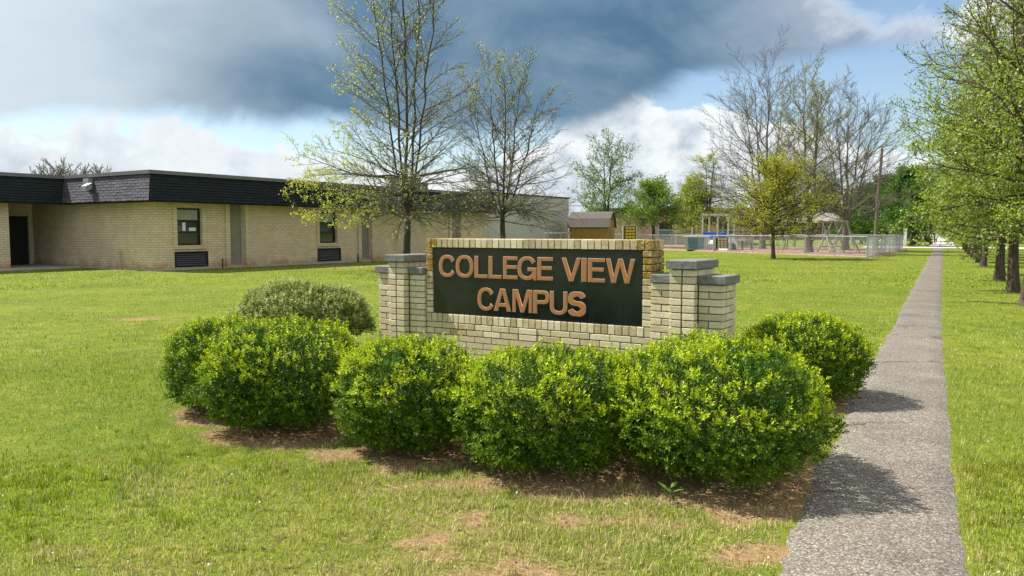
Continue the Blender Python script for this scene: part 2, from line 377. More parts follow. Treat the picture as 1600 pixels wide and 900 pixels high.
def ground():
    def axis(lo, hi, d0, d1, step, far0, far1):
        a = list(np.arange(d0, d1+1e-6, step)); s = step
        x = d0
        while x > lo: s *= 1.13; x -= s; a.insert(0, max(x, lo))
        s = step; x = d1
        while x < hi: s *= 1.13; x += s; a.append(min(x, hi))
        return np.array(a)
    xs = axis(-900, 900, -5.5, 5.5, .09, 0, 0); ys = axis(-60, 1500, 3.0, 10.5, .09, 0, 0)
    X, Y = np.meshgrid(xs, ys); Z = HT(X, Y)+(fbm(X, Y, .9, 4)-.5)*.03*smooth(-Y, -40, -20)-.012
    V = np.stack([X, Y, Z], -1).reshape(-1, 3); nx, ny = len(xs), len(ys)
    i = np.arange(nx-1)[None]+np.arange(ny-1)[:, None]*nx
    F = np.stack([i, i+1, i+nx+1, i+nx], -1).reshape(-1, 4)
    me = npmesh('lawn_ground', V, F, True, extra={'bare': bare(V[:, 0], V[:, 1])})
    tag(obj('lawn_ground', me, MT['lawn']), kind='structure')
    # path: cambered strip of worn asphalt
    y = np.concatenate([np.arange(1.0, 14, .05), np.arange(14, 30, .15), np.arange(30, 77.5, .5)]); l, r = path_edges(y); k = 9
    t = np.linspace(0, 1, k)[None]; X = l[:, None]*(1-t)+r[:, None]*t; Y = np.repeat(y[:, None], k, 1)
    Z = .006+.008*(1-(2*t-1)**2)+(fbm(X, Y, .9, 4)-.5)*.022; Z[:, [0, -1]] = -.03
    V = np.stack([X, Y, Z], -1).reshape(-1, 3); i = np.arange(k-1)[None]+np.arange(len(y)-1)[:, None]*k
    tag(obj('path', npmesh('path', V, np.stack([i, i+1, i+k+1, i+k], -1).reshape(-1, 4), True), MT['asphalt']), kind='structure')
    # cross street at the end of the path, and the road going on up the rise
    e = Vector((1, PS*-1, 0)).normalized(); d = Vector((PS, 1, 0)).normalized(); c = Vector((PS*77.6-.3, 77.6, 0))
    b = MB(); pts = [c-e*7, c+e*60, c+e*60+d*5.5, c-e*7+d*5.5]
    b.add([(p.x, p.y, z) for z in (-.1, .035) for p in pts], [(4, 5, 6, 7), (0, 1, 5, 4), (1, 2, 6, 5), (2, 3, 7, 6), (3, 0, 4, 7)])
    tag(b.build('cross_street', MT['road']), kind='structure')
    s0 = c+d*5.4; V = []; F = []; n = 30
    for q in range(n+1):
        p = s0+d*(q*4.2); w = 2.2+.6*q/n
        for sgn, zz in ((-.42, -.2), (-.42, .05), (.58, .05), (.58, -.2)):
            pp = p+e*(w*sgn*1.1); V.append((pp.x, pp.y, float(HT(pp.x, pp.y))+zz+.02))
    for q in range(n):
        for j in range(3): F.append((q*4+j, q*4+j+1, q*4+j+5, q*4+j+4))
    b = MB().add(V, F); rd = tag(b.build('road', MT['road']), kind='structure')
    V = []; F = []
    for q in range(n+1):
        p = s0+d*(q*4.2)
        for sgn in (-.05, .05):
            pp = p+e*sgn; V.append((pp.x, pp.y, float(HT(pp.x, pp.y))+.078))
    F = [(2*q, 2*q+1, 2*q+3, 2*q+2) for q in range(n)]
    MB().add(V, F).build('centre_joint', MT['joint'], rd)
ground()

# ------------------------------------------------------------------ the brick sign
PL = Vector((-.907, 9.14, 0)); PRr = Vector((1.265, 7.76, 0)); U = (PRr-PL).normalized(); SRZ = math.atan2(U.y, U.x)
PW = (PRr-PL).length; CO, ST, RW = .0677, .2268, PW/34
Z0 = 1.52                                        # top of the wall
ZP1 = Z0-.1016; ZP0 = ZP1-11*CO; ZB = ZP0-.1016  # panel top, panel bottom, bottom of the lower brick-on-edge row
def plane_x(px, py, off=0.):                     # where a pixel's ray meets the sign face: (local x, z)
    d = ray(px, py); n = Vector((U.y, -U.x, 0)); t = (PL.dot(n)+off)/d.dot(n)
    p = Vector((0, 0, CH))+d*t; return (Vector((p.x, p.y, 0))-PL).dot(U), p.z
def brickmesh(cache, w, h, d, lich):
    key = (round(w, 3), round(h, 3), round(d, 3), lich)
    if key not in cache:
        m = MB().cbox((0, 0, 0), (w, d, h), .0035).mesh('brick'); m.materials.append(MT[lich]); cache[key] = m
    return cache[key]
def build_sign():
    root = thing('brick_sign', 'low buff brick entrance sign with black panel reading COLLEGE VIEW CAMPUS and stepped end piers', 'sign', PL, SRZ)
    cache = {}; J = .009; low = MB(); rb = random.Random(5); cnt = 0
    def brick(par, x0, x1, z0, z1, y, d=.09, lich='brick', jit=.002):
        x0 += J/2; x1 -= J/2; z0 += J/2; z1 -= J/2
        y = y+rb.uniform(-jit, jit)
        if z0 < .40: low.box((x0, y, z0), (x1, y+d, z1)); return
        o = obj('brick', brickmesh(cache, x1-x0, z1-z0, d, lich), None, par, (x0, y, z0))
        o.rotation_euler = (rb.uniform(-.006, .006), 0, rb.uniform(-.006, .006))
    def sbrick(par, y0, y1, z0, z1, x, d=.09, lich='brick'):                    # on a +x end face (x is the outer face)
        y0 += J/2; y1 -= J/2; z0 += J/2; z1 -= J/2; x += rb.uniform(-.002, .002)
        if z0 < .55: low.box((x-d, y0, z0), (x, y1, z1)); return
        obj('brick', brickmesh(cache, d, z1-z0, y1-y0, lich), None, par, (x-d, y0, z0))
    # main wall
    T = .32; x0, x1 = -.098, PW+.098; rc = .02
    core = MB(); core.box((x0+rc, rc, -.3), (x1-rc, T-rc, ZP0)); core.box((x0+rc, .05, ZP0), (x1-rc, T-rc, Z0-.006))
    wall = core.build('wall', MT['mortar'], root)
    n = 36; w = (x1-x0)/n
    for i in range(n):
        lich = 'brickh' if i < 2 or i > 33 else ('brickl' if i < 6 or i > 30 or rb.random() < .15 else 'brick')
        brick(wall, x0+i*w, x0+(i+1)*w, ZP1, Z0+.004, 0, .19, lich)
    for i in range(n): brick(wall, x0+i*w, x0+(i+1)*w, ZP1, Z0+.003, .195, .12, 'brickl') if i > 33 else None
    cap2 = MB(); [cap2.box((x0+i*w+J/2, .195, ZP1), (x0+(i+1)*w-J/2, T, Z0+.003)) for i in range(34)]
    tag(cap2.build('rear_coping_bricks', MT['brickl'], wall), kind='stuff')
    for k in range(11):
        lich = 'brickh' if k > 6 else ('brickl' if k > 3 else 'brick')
        brick(wall, x0, 0, ZP0+k*CO, ZP0+(k+1)*CO, 0, .09, lich); brick(wall, PW, x1, ZP0+k*CO, ZP0+(k+1)*CO, 0, .19, lich)
        if ZP0+k*CO > 1.05: sbrick(wall, .195, T, ZP0+k*CO, ZP0+(k+1)*CO, x1, .09, lich)
    for i in range(n): brick(wall, x0+i*w, x0+(i+1)*w, ZB, ZP0, .0, .09, 'brickl' if rb.random() < .3 else 'brick')
    ca, cb = plane_x(811, 510)[0], plane_x(839, 510)[0]
    k = 0; z = ZB
    while z > .02:
        segs = ((x0, ca), (ca, cb), (cb, x1))
        for si, (a, b) in enumerate(segs):
            if si == 1: brick(wall, a, b, z-CO, z, -.006); continue
            c = a-(ST/2 if k % 2 else 0) - (.06 if si == 2 else 0)
            while c < b-1e-3:
                l, r = max(c, a), min(c+ST, b)
                if r-l > .03: brick(wall, l, r, z-CO, z, 0, .09, 'brickl' if rb.random() < .12 else 'brick')
                c += ST
        z -= CO; k += 1
    # end piers: a low cross wall with a taller, deeper pier through it
    def pier(xa, xt0, xt1, xb):
        L0, L1, t0, t1 = -.03, .35, -.125, .44; zl, zt = 1.11, 1.25
        c = MB(); c.box((xa+rc, L0+rc, -.3), (xb-rc, L1-rc, zl)); c.box((xt0+rc, t0+rc, -.3), (xt1-rc, t1-rc, zt))
        p = c.build('pier', MT['mortar'], root)
        for part, (a, b) in enumerate(((xa, xt0), (xt1, xb))):
            z = zl; k = 0
            while z > .05:
                if part == 0: cuts = [a, b] if k % 2 == 0 else [a, (a+b)/2, b]
                else: cuts = [a, b] if k % 2 == 0 else [a, a+(b-a)*.42, b]
                for l, r in zip(cuts, cuts[1:]): brick(p, l, r, z-CO, z, L0)
                if part == 1:
                    ys = [L0+.092, L0+.092+ST*.48, L1] if k % 2 else [L0+.092, L0+.092+ST*.25, L1-.1, L1]
                    for l, r in zip(ys, ys[1:]): sbrick(p, l, r, z-CO, z, b)
                z -= CO; k += 1
        z = zt; k = 0; xm = (xt0+xt1)/2-.004
        while z > .05:
            brick(p, xt0, xm, z-CO, z, t0); brick(p, xm+.006, xt1, z-CO, z, t0, .092)
            if z > 1.15:
                for l, r in ((t0+.095, t0+.2), (t0+.2, .18), (.18, .29), (.29, t1)): sbrick(p, l, r, z-CO, z, xt1)
            z -= CO; k += 1
        ov = .028
        MB().cbox((xt0-ov, t0-ov, zt+.003), (xt1+ov, t1+ov, zt+.083), .006).build('cap_stone', MT['cap'], root)
        lo = (xa if xa < 0 else xa+.001) ; 
        MB().cbox((lo-(ov if xa < -.5 else 0), L0-ov, zl+.003), (xt0-.003, L1+ov, zl+.083), .006).build('cap_stone', MT['cap'], root)
        MB().cbox((xt1+.003, L0-ov, zl+.003), (xb+(ov if xb > 1 else -.001), L1+ov, zl+.083), .006).build('cap_stone', MT['cap'], root)
    pier(PW+.101, PW+.325, PW+.575, PW+.815)
    pier(-.80, -.56, -.32, -.101)
    tag(low.build('lower_bricks', MT['brick'], root), kind='stuff')
    # panel
    pan = MB().cbox((.006, .012, ZP0+.006), (PW-.006, .045, ZP1-.006), .003).build('panel', MT['panel'], root)
    pan['label'] = 'glossy black stone panel'
    # lettering
    def sup(cx, cy, a, b, t, e=2.35):
        c, s = math.cos(t), math.sin(t)
        return (cx+a*math.copysign(abs(c)**(2/e), c), cy+b*math.copysign(abs(s)**(2/e), s))
    def arc(cx, cy, a, b, t0, t1, n=26, e=2.35): return [sup(cx, cy, a, b, R(t0+(t1-t0)*i/n), e) for i in range(n+1)]
    def glyph(ch, w, h):
        s = .045; b = .0375
        if ch == 'I': return [[(0, 0), (w, 0), (w, h), (0, h)]]
        if ch == 'L': return [[(0, 0), (w, 0), (w, b), (s, b), (s, h), (0, h)]]
        if ch == 'E':
            m = h*.53
            return [[(0, 0), (w, 0), (w, b), (s, b), (s, m-b/2), (w*.93, m-b/2), (w*.93, m+b/2), (s, m+b/2), (s, h-b), (w, h-b), (w, h), (0, h)]]
        if ch == 'O': return [arc(w/2, h/2, w/2, h/2, 0, 360, 48)[:-1], arc(w/2, h/2, w/2-s, h/2-b, 0, 360, 48)[:-1][::-1]]
        if ch == 'C': return [arc(w/2, h/2, w/2, h/2, 30, 330, 44)+arc(w/2, h/2, w/2-s, h/2-b, 334, 26, 44)]
        if ch == 'G':
            return [arc(w/2, h/2, w/2, h/2, 32, 308, 44)+[(w*.86, 0), (w, 0), (w, h*.53), (w*.54, h*.53), (w*.54, h*.53-b), (w-s*.95, h*.53-b)]+arc(w/2, h/2, w/2-s, h/2-b, 336, 28, 44)]
        if ch == 'U':
            r = h*.36
            return [[(0, h)]+arc(w/2, r, w/2, r, 180, 360, 24)+[(w, h), (w-s, h)]+arc(w/2, r, w/2-s, r-b, 360, 180, 24)+[(s, h)]]
        if ch == 'P':
            r = h*.29; cx = w-r*.95
            return [[(0, 0), (s, 0), (s, h-2*r)]+arc(cx, h-r, w-cx, r, -90, 90, 18)+[(0, h)],
                    ([(s, h-2*r+b)]+arc(cx, h-r, w-cx-s, r-b, -90, 90, 18)+[(s, h-b)])[::-1]]
        if ch == 'A':
            t = .031; q = .053; k = h*.26; b2 = .038
            lx = lambda z: (w/2-t)*z/h
            ap = h*.80
            return [[(0, 0), (q, 0), (q+(w/2-t)*(h*.2)/h*.98, h*.2), (w-q-(w/2-t)*(h*.2)/h*.98, h*.2), (w-q, 0), (w, 0), (w/2+t, h), (w/2-t, h)],
                    [(q+(w/2-q)*.37, h*.2+b2), (w/2, ap), (w-q-(w/2-q)*.37, h*.2+b2)]]
        if ch == 'M':
            return [[(0, 0), (s*.9, 0), (s*.9, h*.70), (w/2-s*.46, 0), (w/2+s*.46, 0), (w-s*.9, h*.70), (w-s*.9, 0), (w, 0), (w, h), (w-s*1.4, h), (w/2, h*.27), (s*1.4, h), (0, h)]]
        if ch == 'V': return [[(w/2-s*.55, 0), (w/2+s*.55, 0), (w, h), (w-s*1.05, h), (w/2, h*.24), (s*1.05, h), (0, h)]]
        if ch == 'W':
            q = w*.27
            return [[(q-s*.5, 0), (q+s*.5, 0), (w/2, h*.70), (w-q-s*.5, 0), (w-q+s*.5, 0), (w, h), (w-s, h), (w-q, h*.27), (w/2+s*.5, h), (w/2-s*.5, h), (q, h*.27), (s, h), (0, h)]]
        if ch == 'S':
            sv = .046; m = h*.515; a = w/2-s/2; y1 = (h-sv/2+m)/2; r1 = (h-sv/2-m)/2; y2 = (m+sv/2)/2; r2 = (m-sv/2)/2
            cl = [(w/2+a*.96*math.cos(R(t)), y1+r1*math.sin(R(t))) for t in np.linspace(12, 262, 30)]
            cl += [(w/2+a*math.cos(R(t)), y2+r2*math.sin(R(t))) for t in np.linspace(82, -168, 30)]
            A_, B_ = [], []
            for i, (x, y) in enumerate(cl):
                p, q = cl[max(i-1, 0)], cl[min(i+1, len(cl)-1)]; dx, dy = q[0]-p[0], q[1]-p[1]; l = math.hypot(dx, dy)
                wd = s*abs(dy/l)+sv*abs(dx/l); wd = max(wd, sv)/2
                A_.append((x-dy/l*wd, y+dx/l*wd)); B_.append((x+dy/l*wd, y-dx/l*wd))
            return [A_+B_[::-1]]
    def inset(polys, d):
        out = []
        for k, pl in enumerate(polys):
            pl = [p for i, p in enumerate(pl) if math.hypot(p[0]-pl[i-1][0], p[1]-pl[i-1][1]) > 1e-5]; n = len(pl)
            ar = sum(pl[i-1][0]*pl[i][1]-pl[i][0]*pl[i-1][1] for i in range(n))
            if (ar < 0) != (k > 0): pl = pl[::-1]
            res = []
            for i in range(n):
                a, b, c = Vector(pl[i-1]), Vector(pl[i]), Vector(pl[(i+1) % n]); e, f = (b-a).normalized(), (c-b).normalized()
                n1, n2 = Vector((-e.y, e.x)), Vector((-f.y, f.x)); m = n1+n2; m = m/max(m.dot(m)/2, .5); res.append(tuple(b+m*d))
            out.append(res)
        return out
    def curve_mesh(name, polys, off, ext):
        polys = inset(polys, off)
        cu = bpy.data.curves.new(name, 'CURVE'); cu.dimensions = '2D'; cu.fill_mode = 'BOTH'; cu.extrude = ext
        for pl in polys:
            sp = cu.splines.new('POLY'); sp.points.add(len(pl)-1); sp.use_cyclic_u = True
            for q, (x, y) in zip(sp.points, pl): q.co = (x, y, 0, 1)
        o = bpy.data.objects.new(name, cu); COL.objects.link(o)
        dg = bpy.context.evaluated_depsgraph_get(); me = bpy.data.meshes.new_from_object(o.evaluated_get(dg))
        bpy.data.objects.remove(o); me.transform(Matrix.Rotation(R(90), 4, 'X')); return me
    rows = [([('C', 685.5, 711), ('O', 711.8, 739), ('L', 741, 761), ('L', 763, 783), ('E', 785.7, 808), ('G', 808.3, 837.5), ('E', 839.3, 863.3),
              ('V', 877, 907), ('I', 908, 916), ('E', 918.3, 944.4), ('W', 946.3, 991.5)], None),
            ([('C', 745.7, 771.8), ('A', 771, 798.4), ('M', 800.5, 831), ('P', 833, 858), ('U', 859, 886), ('S', 887.5, 914.8)], None)]
    zb = [np.mean([plane_x(761, 434.5)[1], plane_x(980, 443)[1], plane_x(808, 436.5)[1]]), np.mean([plane_x(785, 486.5)[1], plane_x(836, 489.5)[1]])]
    zt = [np.mean([plane_x(763, 400)[1], plane_x(990, 405)[1], plane_x(808, 401)[1]]), np.mean([plane_x(785, 451)[1], plane_x(840, 454)[1]])]
    for (row, _), z0, z1 in zip(rows, zb, zt):
        for ch, a, b in row:
            xa, xb = plane_x(a, 440)[0], plane_x(b, 440)[0]; h = z1-z0; ov = .004 if ch in 'COGS' else 0
            pl = glyph(ch, xb-xa, h+2*ov)
            le = obj('letter', curve_mesh('letter', pl, .0058, .004), MT['copper'], root, (xa, .006, z0-ov))
            obj('letter_edge', curve_mesh('letter_edge', pl, .0, .003), MT['trim'], le, (0, .0025, 0))
build_sign()

# ------------------------------------------------------------------ foliage tools
def kites(P, D, Nn, ln, wd):
    """leaf-shaped quads: base P, along D, width direction from Nn; ln, wd arrays"""
    D = D/np.linalg.norm(D, axis=1, keepdims=True)
    S = np.cross(D, Nn); S /= np.linalg.norm(S, axis=1, keepdims=True)+1e-9
    Up = np.cross(S, D); ln = ln[:, None]; wd = wd[:, None]
    mid = P+D*ln*.45+Up*ln*.06
    V = np.stack([P, mid+S*wd*.5, P+D*ln, mid-S*wd*.5], 1).reshape(-1, 3)
    return V, np.arange(len(V)).reshape(-1, 4)
def unit(v): return v/(np.linalg.norm(v, axis=-1, keepdims=True)+1e-9)
def lumps(d, seed, nl=26, amp=.13):
    r = np.random.default_rng(seed); c = unit(r.normal(size=(nl, 3))); a = r.uniform(.3, 1, nl); k = r.uniform(9, 26, nl)
    t = np.zeros(len(d))
    for ci, ai, ki in zip(c, a, k): t = np.maximum(t, ai*np.exp(ki*(d@ci-1)))
    return 1-amp+2*amp*t
def shrub(name, x, y, rx, ry, top, seed, label, group, nsp, pal, leaf=(.028, .0132), pale=False):
    r = np.random.default_rng(100+seed)
    root = thing(name, label, 'shrub', (x, y, 0), 0, group)
    zc = top*.50; rz = top*.50
    d = unit(r.normal(size=(int(nsp*1.0), 3)))
    if pale: d[:, 2] = np.abs(d[:, 2])*1.0-.25; d = unit(d)
    ex = 2.8
    rad = 1/(np.abs(d[:, 0])**ex+np.abs(d[:, 1])**ex+np.abs(d[:, 2])**ex)**(1/ex)
    lm = lumps(d, seed, 34, .10)*(1+.035*np.sin(d[:, 0]*17+seed)*np.sin(d[:, 1]*15+2*seed)*np.sin(d[:, 2]*19))
    dep = np.where(r.random(len(d)) < .62, 1-np.abs(r.normal(0, .045, len(d))), 1-r.uniform(.05, .42, len(d)))
    dep = dep+np.where(r.random(len(d)) < .07, r.uniform(.0, .10, len(d)), 0)
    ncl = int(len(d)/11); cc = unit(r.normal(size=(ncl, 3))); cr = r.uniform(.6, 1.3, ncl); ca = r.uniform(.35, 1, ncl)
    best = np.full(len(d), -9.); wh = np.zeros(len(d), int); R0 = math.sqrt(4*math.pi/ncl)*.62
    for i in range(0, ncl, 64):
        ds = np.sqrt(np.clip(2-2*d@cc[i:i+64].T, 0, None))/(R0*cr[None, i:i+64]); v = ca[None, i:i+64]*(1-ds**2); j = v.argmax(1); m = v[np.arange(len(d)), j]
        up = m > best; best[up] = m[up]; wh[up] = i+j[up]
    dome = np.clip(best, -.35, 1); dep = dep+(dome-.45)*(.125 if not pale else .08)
    q = d*(rad*lm*dep)[:, None]
    narrow = 1-.10*smooth(-q[:, 2], .25, 1.0)
    P = np.stack([q[:, 0]*rx*narrow, q[:, 1]*ry*narrow, zc+q[:, 2]*rz], 1); P[:, 2] = np.maximum(P[:, 2], .03+r.random(len(P))*.10)
    ax = unit(unit(d*np.array([1/rx, 1/ry, 1/rz]))*.8+np.array([0, 0, .55])+r.normal(0, .38, d.shape))
    nleaf = 8; k = np.arange(nleaf); sl = r.uniform(.035, .07, len(P))
    t = (k//2+.4)/(nleaf/2)
    lit_tip = np.clip((dep-.88)/.08, 0, 1)*(.16+.84*smooth(unit(d*np.array([1/rx, 1/ry, 1/rz]))[:, 2]+.25*ax[:, 2], .0, .62))*smooth(dome, -.2, .45)*r.uniform(.5, 1, len(P))*(.65+.35*ca[wh])  # lime young tips, weighted by upward normal: sunlit tops and shaded sides painted in
    a1 = unit(np.cross(ax, r.normal(size=ax.shape))); a2 = np.cross(ax, a1)
    base = P[:, None]+ax[:, None]*(sl[:, None]*t[None])[..., None]
    ph = (k % 2)*math.pi+(k//2)*math.pi/2; sd = a1[:, None]*np.cos(ph)[None, :, None]+a2[:, None]*np.sin(ph)[None, :, None]
    op = (.95-.5*t)[None, :, None]
    D = unit(ax[:, None]*(1.1-op*.6)+sd*op+r.normal(0, .18, (len(P), nleaf, 3)))
    Nn = unit(ax[:, None]-D*np.sum(ax[:, None]*D, -1, keepdims=True)+r.normal(0, .2, D.shape))
    ls = r.uniform(.65, 1.2, (len(P), nleaf))*(1-.2*t)
    V, F = kites(base.reshape(-1, 3), D.reshape(-1, 3), Nn.reshape(-1, 3), (ls*leaf[0]).ravel(), (ls*leaf[1]).ravel())
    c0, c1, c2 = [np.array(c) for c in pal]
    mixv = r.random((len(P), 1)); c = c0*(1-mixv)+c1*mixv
    tc = np.clip(lit_tip[:, None]*(.6+.6*t[None]), 0, 1)[..., None]
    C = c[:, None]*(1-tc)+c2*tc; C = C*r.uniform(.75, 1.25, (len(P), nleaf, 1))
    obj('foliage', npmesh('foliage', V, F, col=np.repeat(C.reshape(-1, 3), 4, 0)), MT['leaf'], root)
    st = MB(); rr = random.Random(seed)
    for i in range(11):
        a = rr.uniform(0, 6.28); e = rr.uniform(.2, .55); p0 = Vector((rr.uniform(-.1, .1), rr.uniform(-.1, .1), -.03)); p3 = Vector((math.cos(a)*rx*e, math.sin(a)*ry*e, top*rr.uniform(.4, .7)))
        m1 = p0.lerp(p3, .35)+Vector((0, 0, .05)); m2 = p0.lerp(p3, .7)+Vector((rr.uniform(-.05, .05), rr.uniform(-.05, .05), .06))
        st.tube([p0, m1, m2, p3], [.013, .010, .007, .003], 5)
        for j in range(3):
            b = m1.lerp(p3, rr.uniform(0, .7)); st.tube([b, b+Vector((rr.uniform(-.25, .25), rr.uniform(-.25, .25), rr.uniform(-.12, .25)))], [.006, .002], 4)
    st.build('stems', MT['bark2'], root)
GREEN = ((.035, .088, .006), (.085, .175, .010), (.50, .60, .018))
SL = ['wide trimmed green shrub beside the path, before the right end pier of the sign', 'rounded green shrub below the word CAMPUS, joined to the wide path-side shrub',
      'upright boxy green shrub standing alone below the left edge of the sign panel', 'broad dome shaped green shrub in front of the left brick pier',
      'smaller dark green shrub tucked behind the broad dome shaped one on the lawn side', 'compact green shrub behind the right brick pier at the path edge']
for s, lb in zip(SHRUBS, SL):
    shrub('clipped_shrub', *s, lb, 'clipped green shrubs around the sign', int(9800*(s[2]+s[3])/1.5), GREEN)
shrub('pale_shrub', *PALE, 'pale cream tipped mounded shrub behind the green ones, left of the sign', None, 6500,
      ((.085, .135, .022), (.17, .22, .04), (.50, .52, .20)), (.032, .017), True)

# ------------------------------------------------------------------ grass
def grass():
    r = np.random.default_rng(11); out = []
    zones = [(2.9, 6.5, 240000, .033, .0032), (6.5, 12, 130000, .038, .0050), (12, 26, 78000, .042, .0108), (26, 62, 60000, .045, .026)]
    for r0, r1, n, h, w in zones:
        rad = np.sqrt(r.uniform(r0**2, r1**2, int(n*1.5))) if r1 < 20 else r0*np.exp(r.random(int(n*1.5))*math.log(r1/r0)); ang = r.uniform(-.74, .74, len(rad))
        x = rad*np.sin(ang); y = rad*np.cos(ang)
        if r1 < 20:                                # blades gather in tufts
            x += (vnoise(x, y, 14)-.5)*.06; y += (vnoise(x+40, y, 14)-.5)*.06
        b = bare(x, y); keep = r.random(len(x)) > np.clip(b*1.2-.08, 0, .94)
        l, rr = path_edges(y); onp = (x > l+.10*r.random(len(x))**2) & (x < rr-.08*r.random(len(x))**2); keep &= ~(onp & (y < 78))
        lx = (x-PL.x)*U.x+(y-PL.y)*U.y; ly = -(x-PL.x)*U.y+(y-PL.y)*U.x; keep &= ~((lx > -.85) & (lx < PW+.85) & (ly > -.12) & (ly < .45))
        for (sx, sy, rx, ry, t, s) in SHRUBS+[PALE]: keep &= ~((((x-sx)/(rx*.95))**2+((y-sy)/(ry*.95))**2 < 1) & (r.random(len(x)) < .9))
        cx, cy = x+14.56, y-32.8; bx = cx*.54+cy*.84; by = -cx*.84+cy*.54
        keep &= ~(((by > -.05) & (bx > -.05)) | (by > 6)); fx, fy = x-22.2, y-50     # building, playground
        keep &= ~((fx*-.92-fy*.38 < 0) & (fx*.856-fy*.518 < 0) & (y > 50))
        out.append((x[keep][:n], y[keep][:n], np.full(min(n, keep.sum()), h), np.full(min(n, keep.sum()), w)))
    x, y, h, w = [np.concatenate(a) for a in zip(*out)]; n = len(x)
    patch = fbm(x, y, .55, 4); rightside = x > path_edges(y)[1]
    lush = smooth(patch, .42, .62)*.75+.25*rightside+.25*(fbm(x, y, 2.5, 3) > .56)
    tuft = smooth(fbm(x, y, 6.5, 3), .5, .72); h = h*r.uniform(.45, 1.2, n)*(.70+.5*lush+.75*tuft); w = w*r.uniform(.7, 1.3, n)
    a = r.uniform(0, 2*np.pi, n); lean = np.abs(r.normal(0, .85, n)).clip(0, 1.45); d = np.stack([np.cos(a), np.sin(a)], 1)
    S = np.stack([-np.sin(a), np.cos(a), np.zeros(n)], 1); z0 = HT(x, y)+(fbm(x, y, .9, 4)-.5)*.03*smooth(-y, -40, -20)-.016
    B = np.stack([x, y, z0], 1); tip = B+np.stack([d[:, 0]*h*np.sin(lean), d[:, 1]*h*np.sin(lean), h*np.cos(lean)*.95+.006], 1)
    mid = B*.5+tip*.5+np.stack([d[:, 0]*0, d[:, 1]*0, h*.12], 1); ww = w[:, None]
    V = np.stack([B-S*ww*.5, B+S*ww*.5, mid+S*ww*.42, tip, mid-S*ww*.42], 1).reshape(-1, 3); i = np.arange(n)[:, None]*5
    nr = y < 5.4; F = [np.concatenate([i, i+1, i+2, i+4], 1)[nr], np.concatenate([i+4, i+2, i+3], 1)[nr], np.concatenate([i, i+1, i+3], 1)[~nr]]
    g0, g1, g2, st = np.array((.075, .155, .006)), np.array((.20, .30, .010)), np.array((.38, .46, .02)), np.array((.56, .50, .22))
    t = r.random(n)[:, None]; c = np.where(t < .5, g0*(1-2*t)+g1*2*t, g1*(2-2*t)+g2*(2*t-1)); c = c*(1.12-.2*lush[:, None]-.18*tuft[:, None])
    ol = smooth(fbm(x+30, y-12, .33, 4), .45, .68)[:, None]*.45; c = c*(1-ol)+np.array((.34, .34, .06))*ol
    dz = .42*np.exp(-((x-.1)/2.0)**2-((y-4.5)/1.3)**2)
    dry = r.random(n) < np.clip(.10+dz+.42*(1-lush)*smooth(fbm(x, y, 1.4, 4), .35, .65)+.6*bare(x, y), 0, .85); c[dry] = st*r.uniform(.6, 1.1, (dry.sum(), 1))
    c *= r.uniform(.5, 1.45, (n, 1))
    o = obj('grass', npmesh('grass', V, F, col=np.repeat(c, 5, 0)), MT['grass'])
    tag(o, 'short patchy green and straw coloured lawn grass', 'grass', kind='stuff')
    # dry leaves and straw on the bare bed
    n = 110000; x = r.uniform(-3.9, 3.4, n); y = r.uniform(3.2, 9.0, n); keep = (r.random(n) < bare(x, y)*np.where(y < 4.9, .75, .85)-.04)
    l, rr = path_edges(y); keep &= ~((x > l) & (x < rr)); x, y = x[keep], y[keep]; n = len(x)
    P = np.stack([x, y, (fbm(x, y, .9, 4)-.5)*.03-.006+r.random(n)*.012], 1); a = r.uniform(0, 6.28, n)
    D = np.stack([np.cos(a), np.sin(a), r.normal(.05, .22, n)], 1); Nn = unit(np.stack([r.normal(0, .4, n), r.normal(0, .4, n), np.ones(n)], 1))
    big = r.random(n) < .035; ln = np.where(big, r.uniform(.02, .042, n), r.uniform(.02, .07, n)); wd = np.where(big, ln*.5, r.uniform(.002, .005, n))
    V, F = kites(P, D, Nn, ln, wd); t = r.random((n, 1)); C = np.array((.13, .075, .04))*(1-t)+np.array((.46, .37, .21))*t; C[big] *= .6
    o = obj('leaf_litter', npmesh('leaf_litter', V, F, col=np.repeat(C, 4, 0)), MT['litter']); tag(o, 'dry brown leaves and straw on the bare bed', 'leaf litter', kind='stuff')
def petals():
    r = np.random.default_rng(19); n = 520; rad = 3.2*np.exp(r.random(n)*math.log(9)); a = r.uniform(-.7, .7, n); x, y = rad*np.sin(a), rad*np.cos(a)
    P = np.stack([x, y, .012+r.random(n)*.02], 1); D = unit(np.stack([r.normal(size=n), r.normal(size=n), r.normal(0, .3, n)], 1)); Nn = unit(np.stack([r.normal(0, .5, n), r.normal(0, .5, n), np.ones(n)], 1))
    sz = r.uniform(.005, .012, n)*(1+rad*.05); V, F = kites(P, D, Nn, sz, sz*.8); C = np.array((.70, .69, .62))*r.uniform(.7, 1.05, (n, 1))
    tag(obj('fallen_petals', npmesh('fallen_petals', V, F, col=np.repeat(C, 4, 0)), MT['litter']), 'small white petals scattered over the lawn', 'petals', kind='stuff')
grass(); petals()
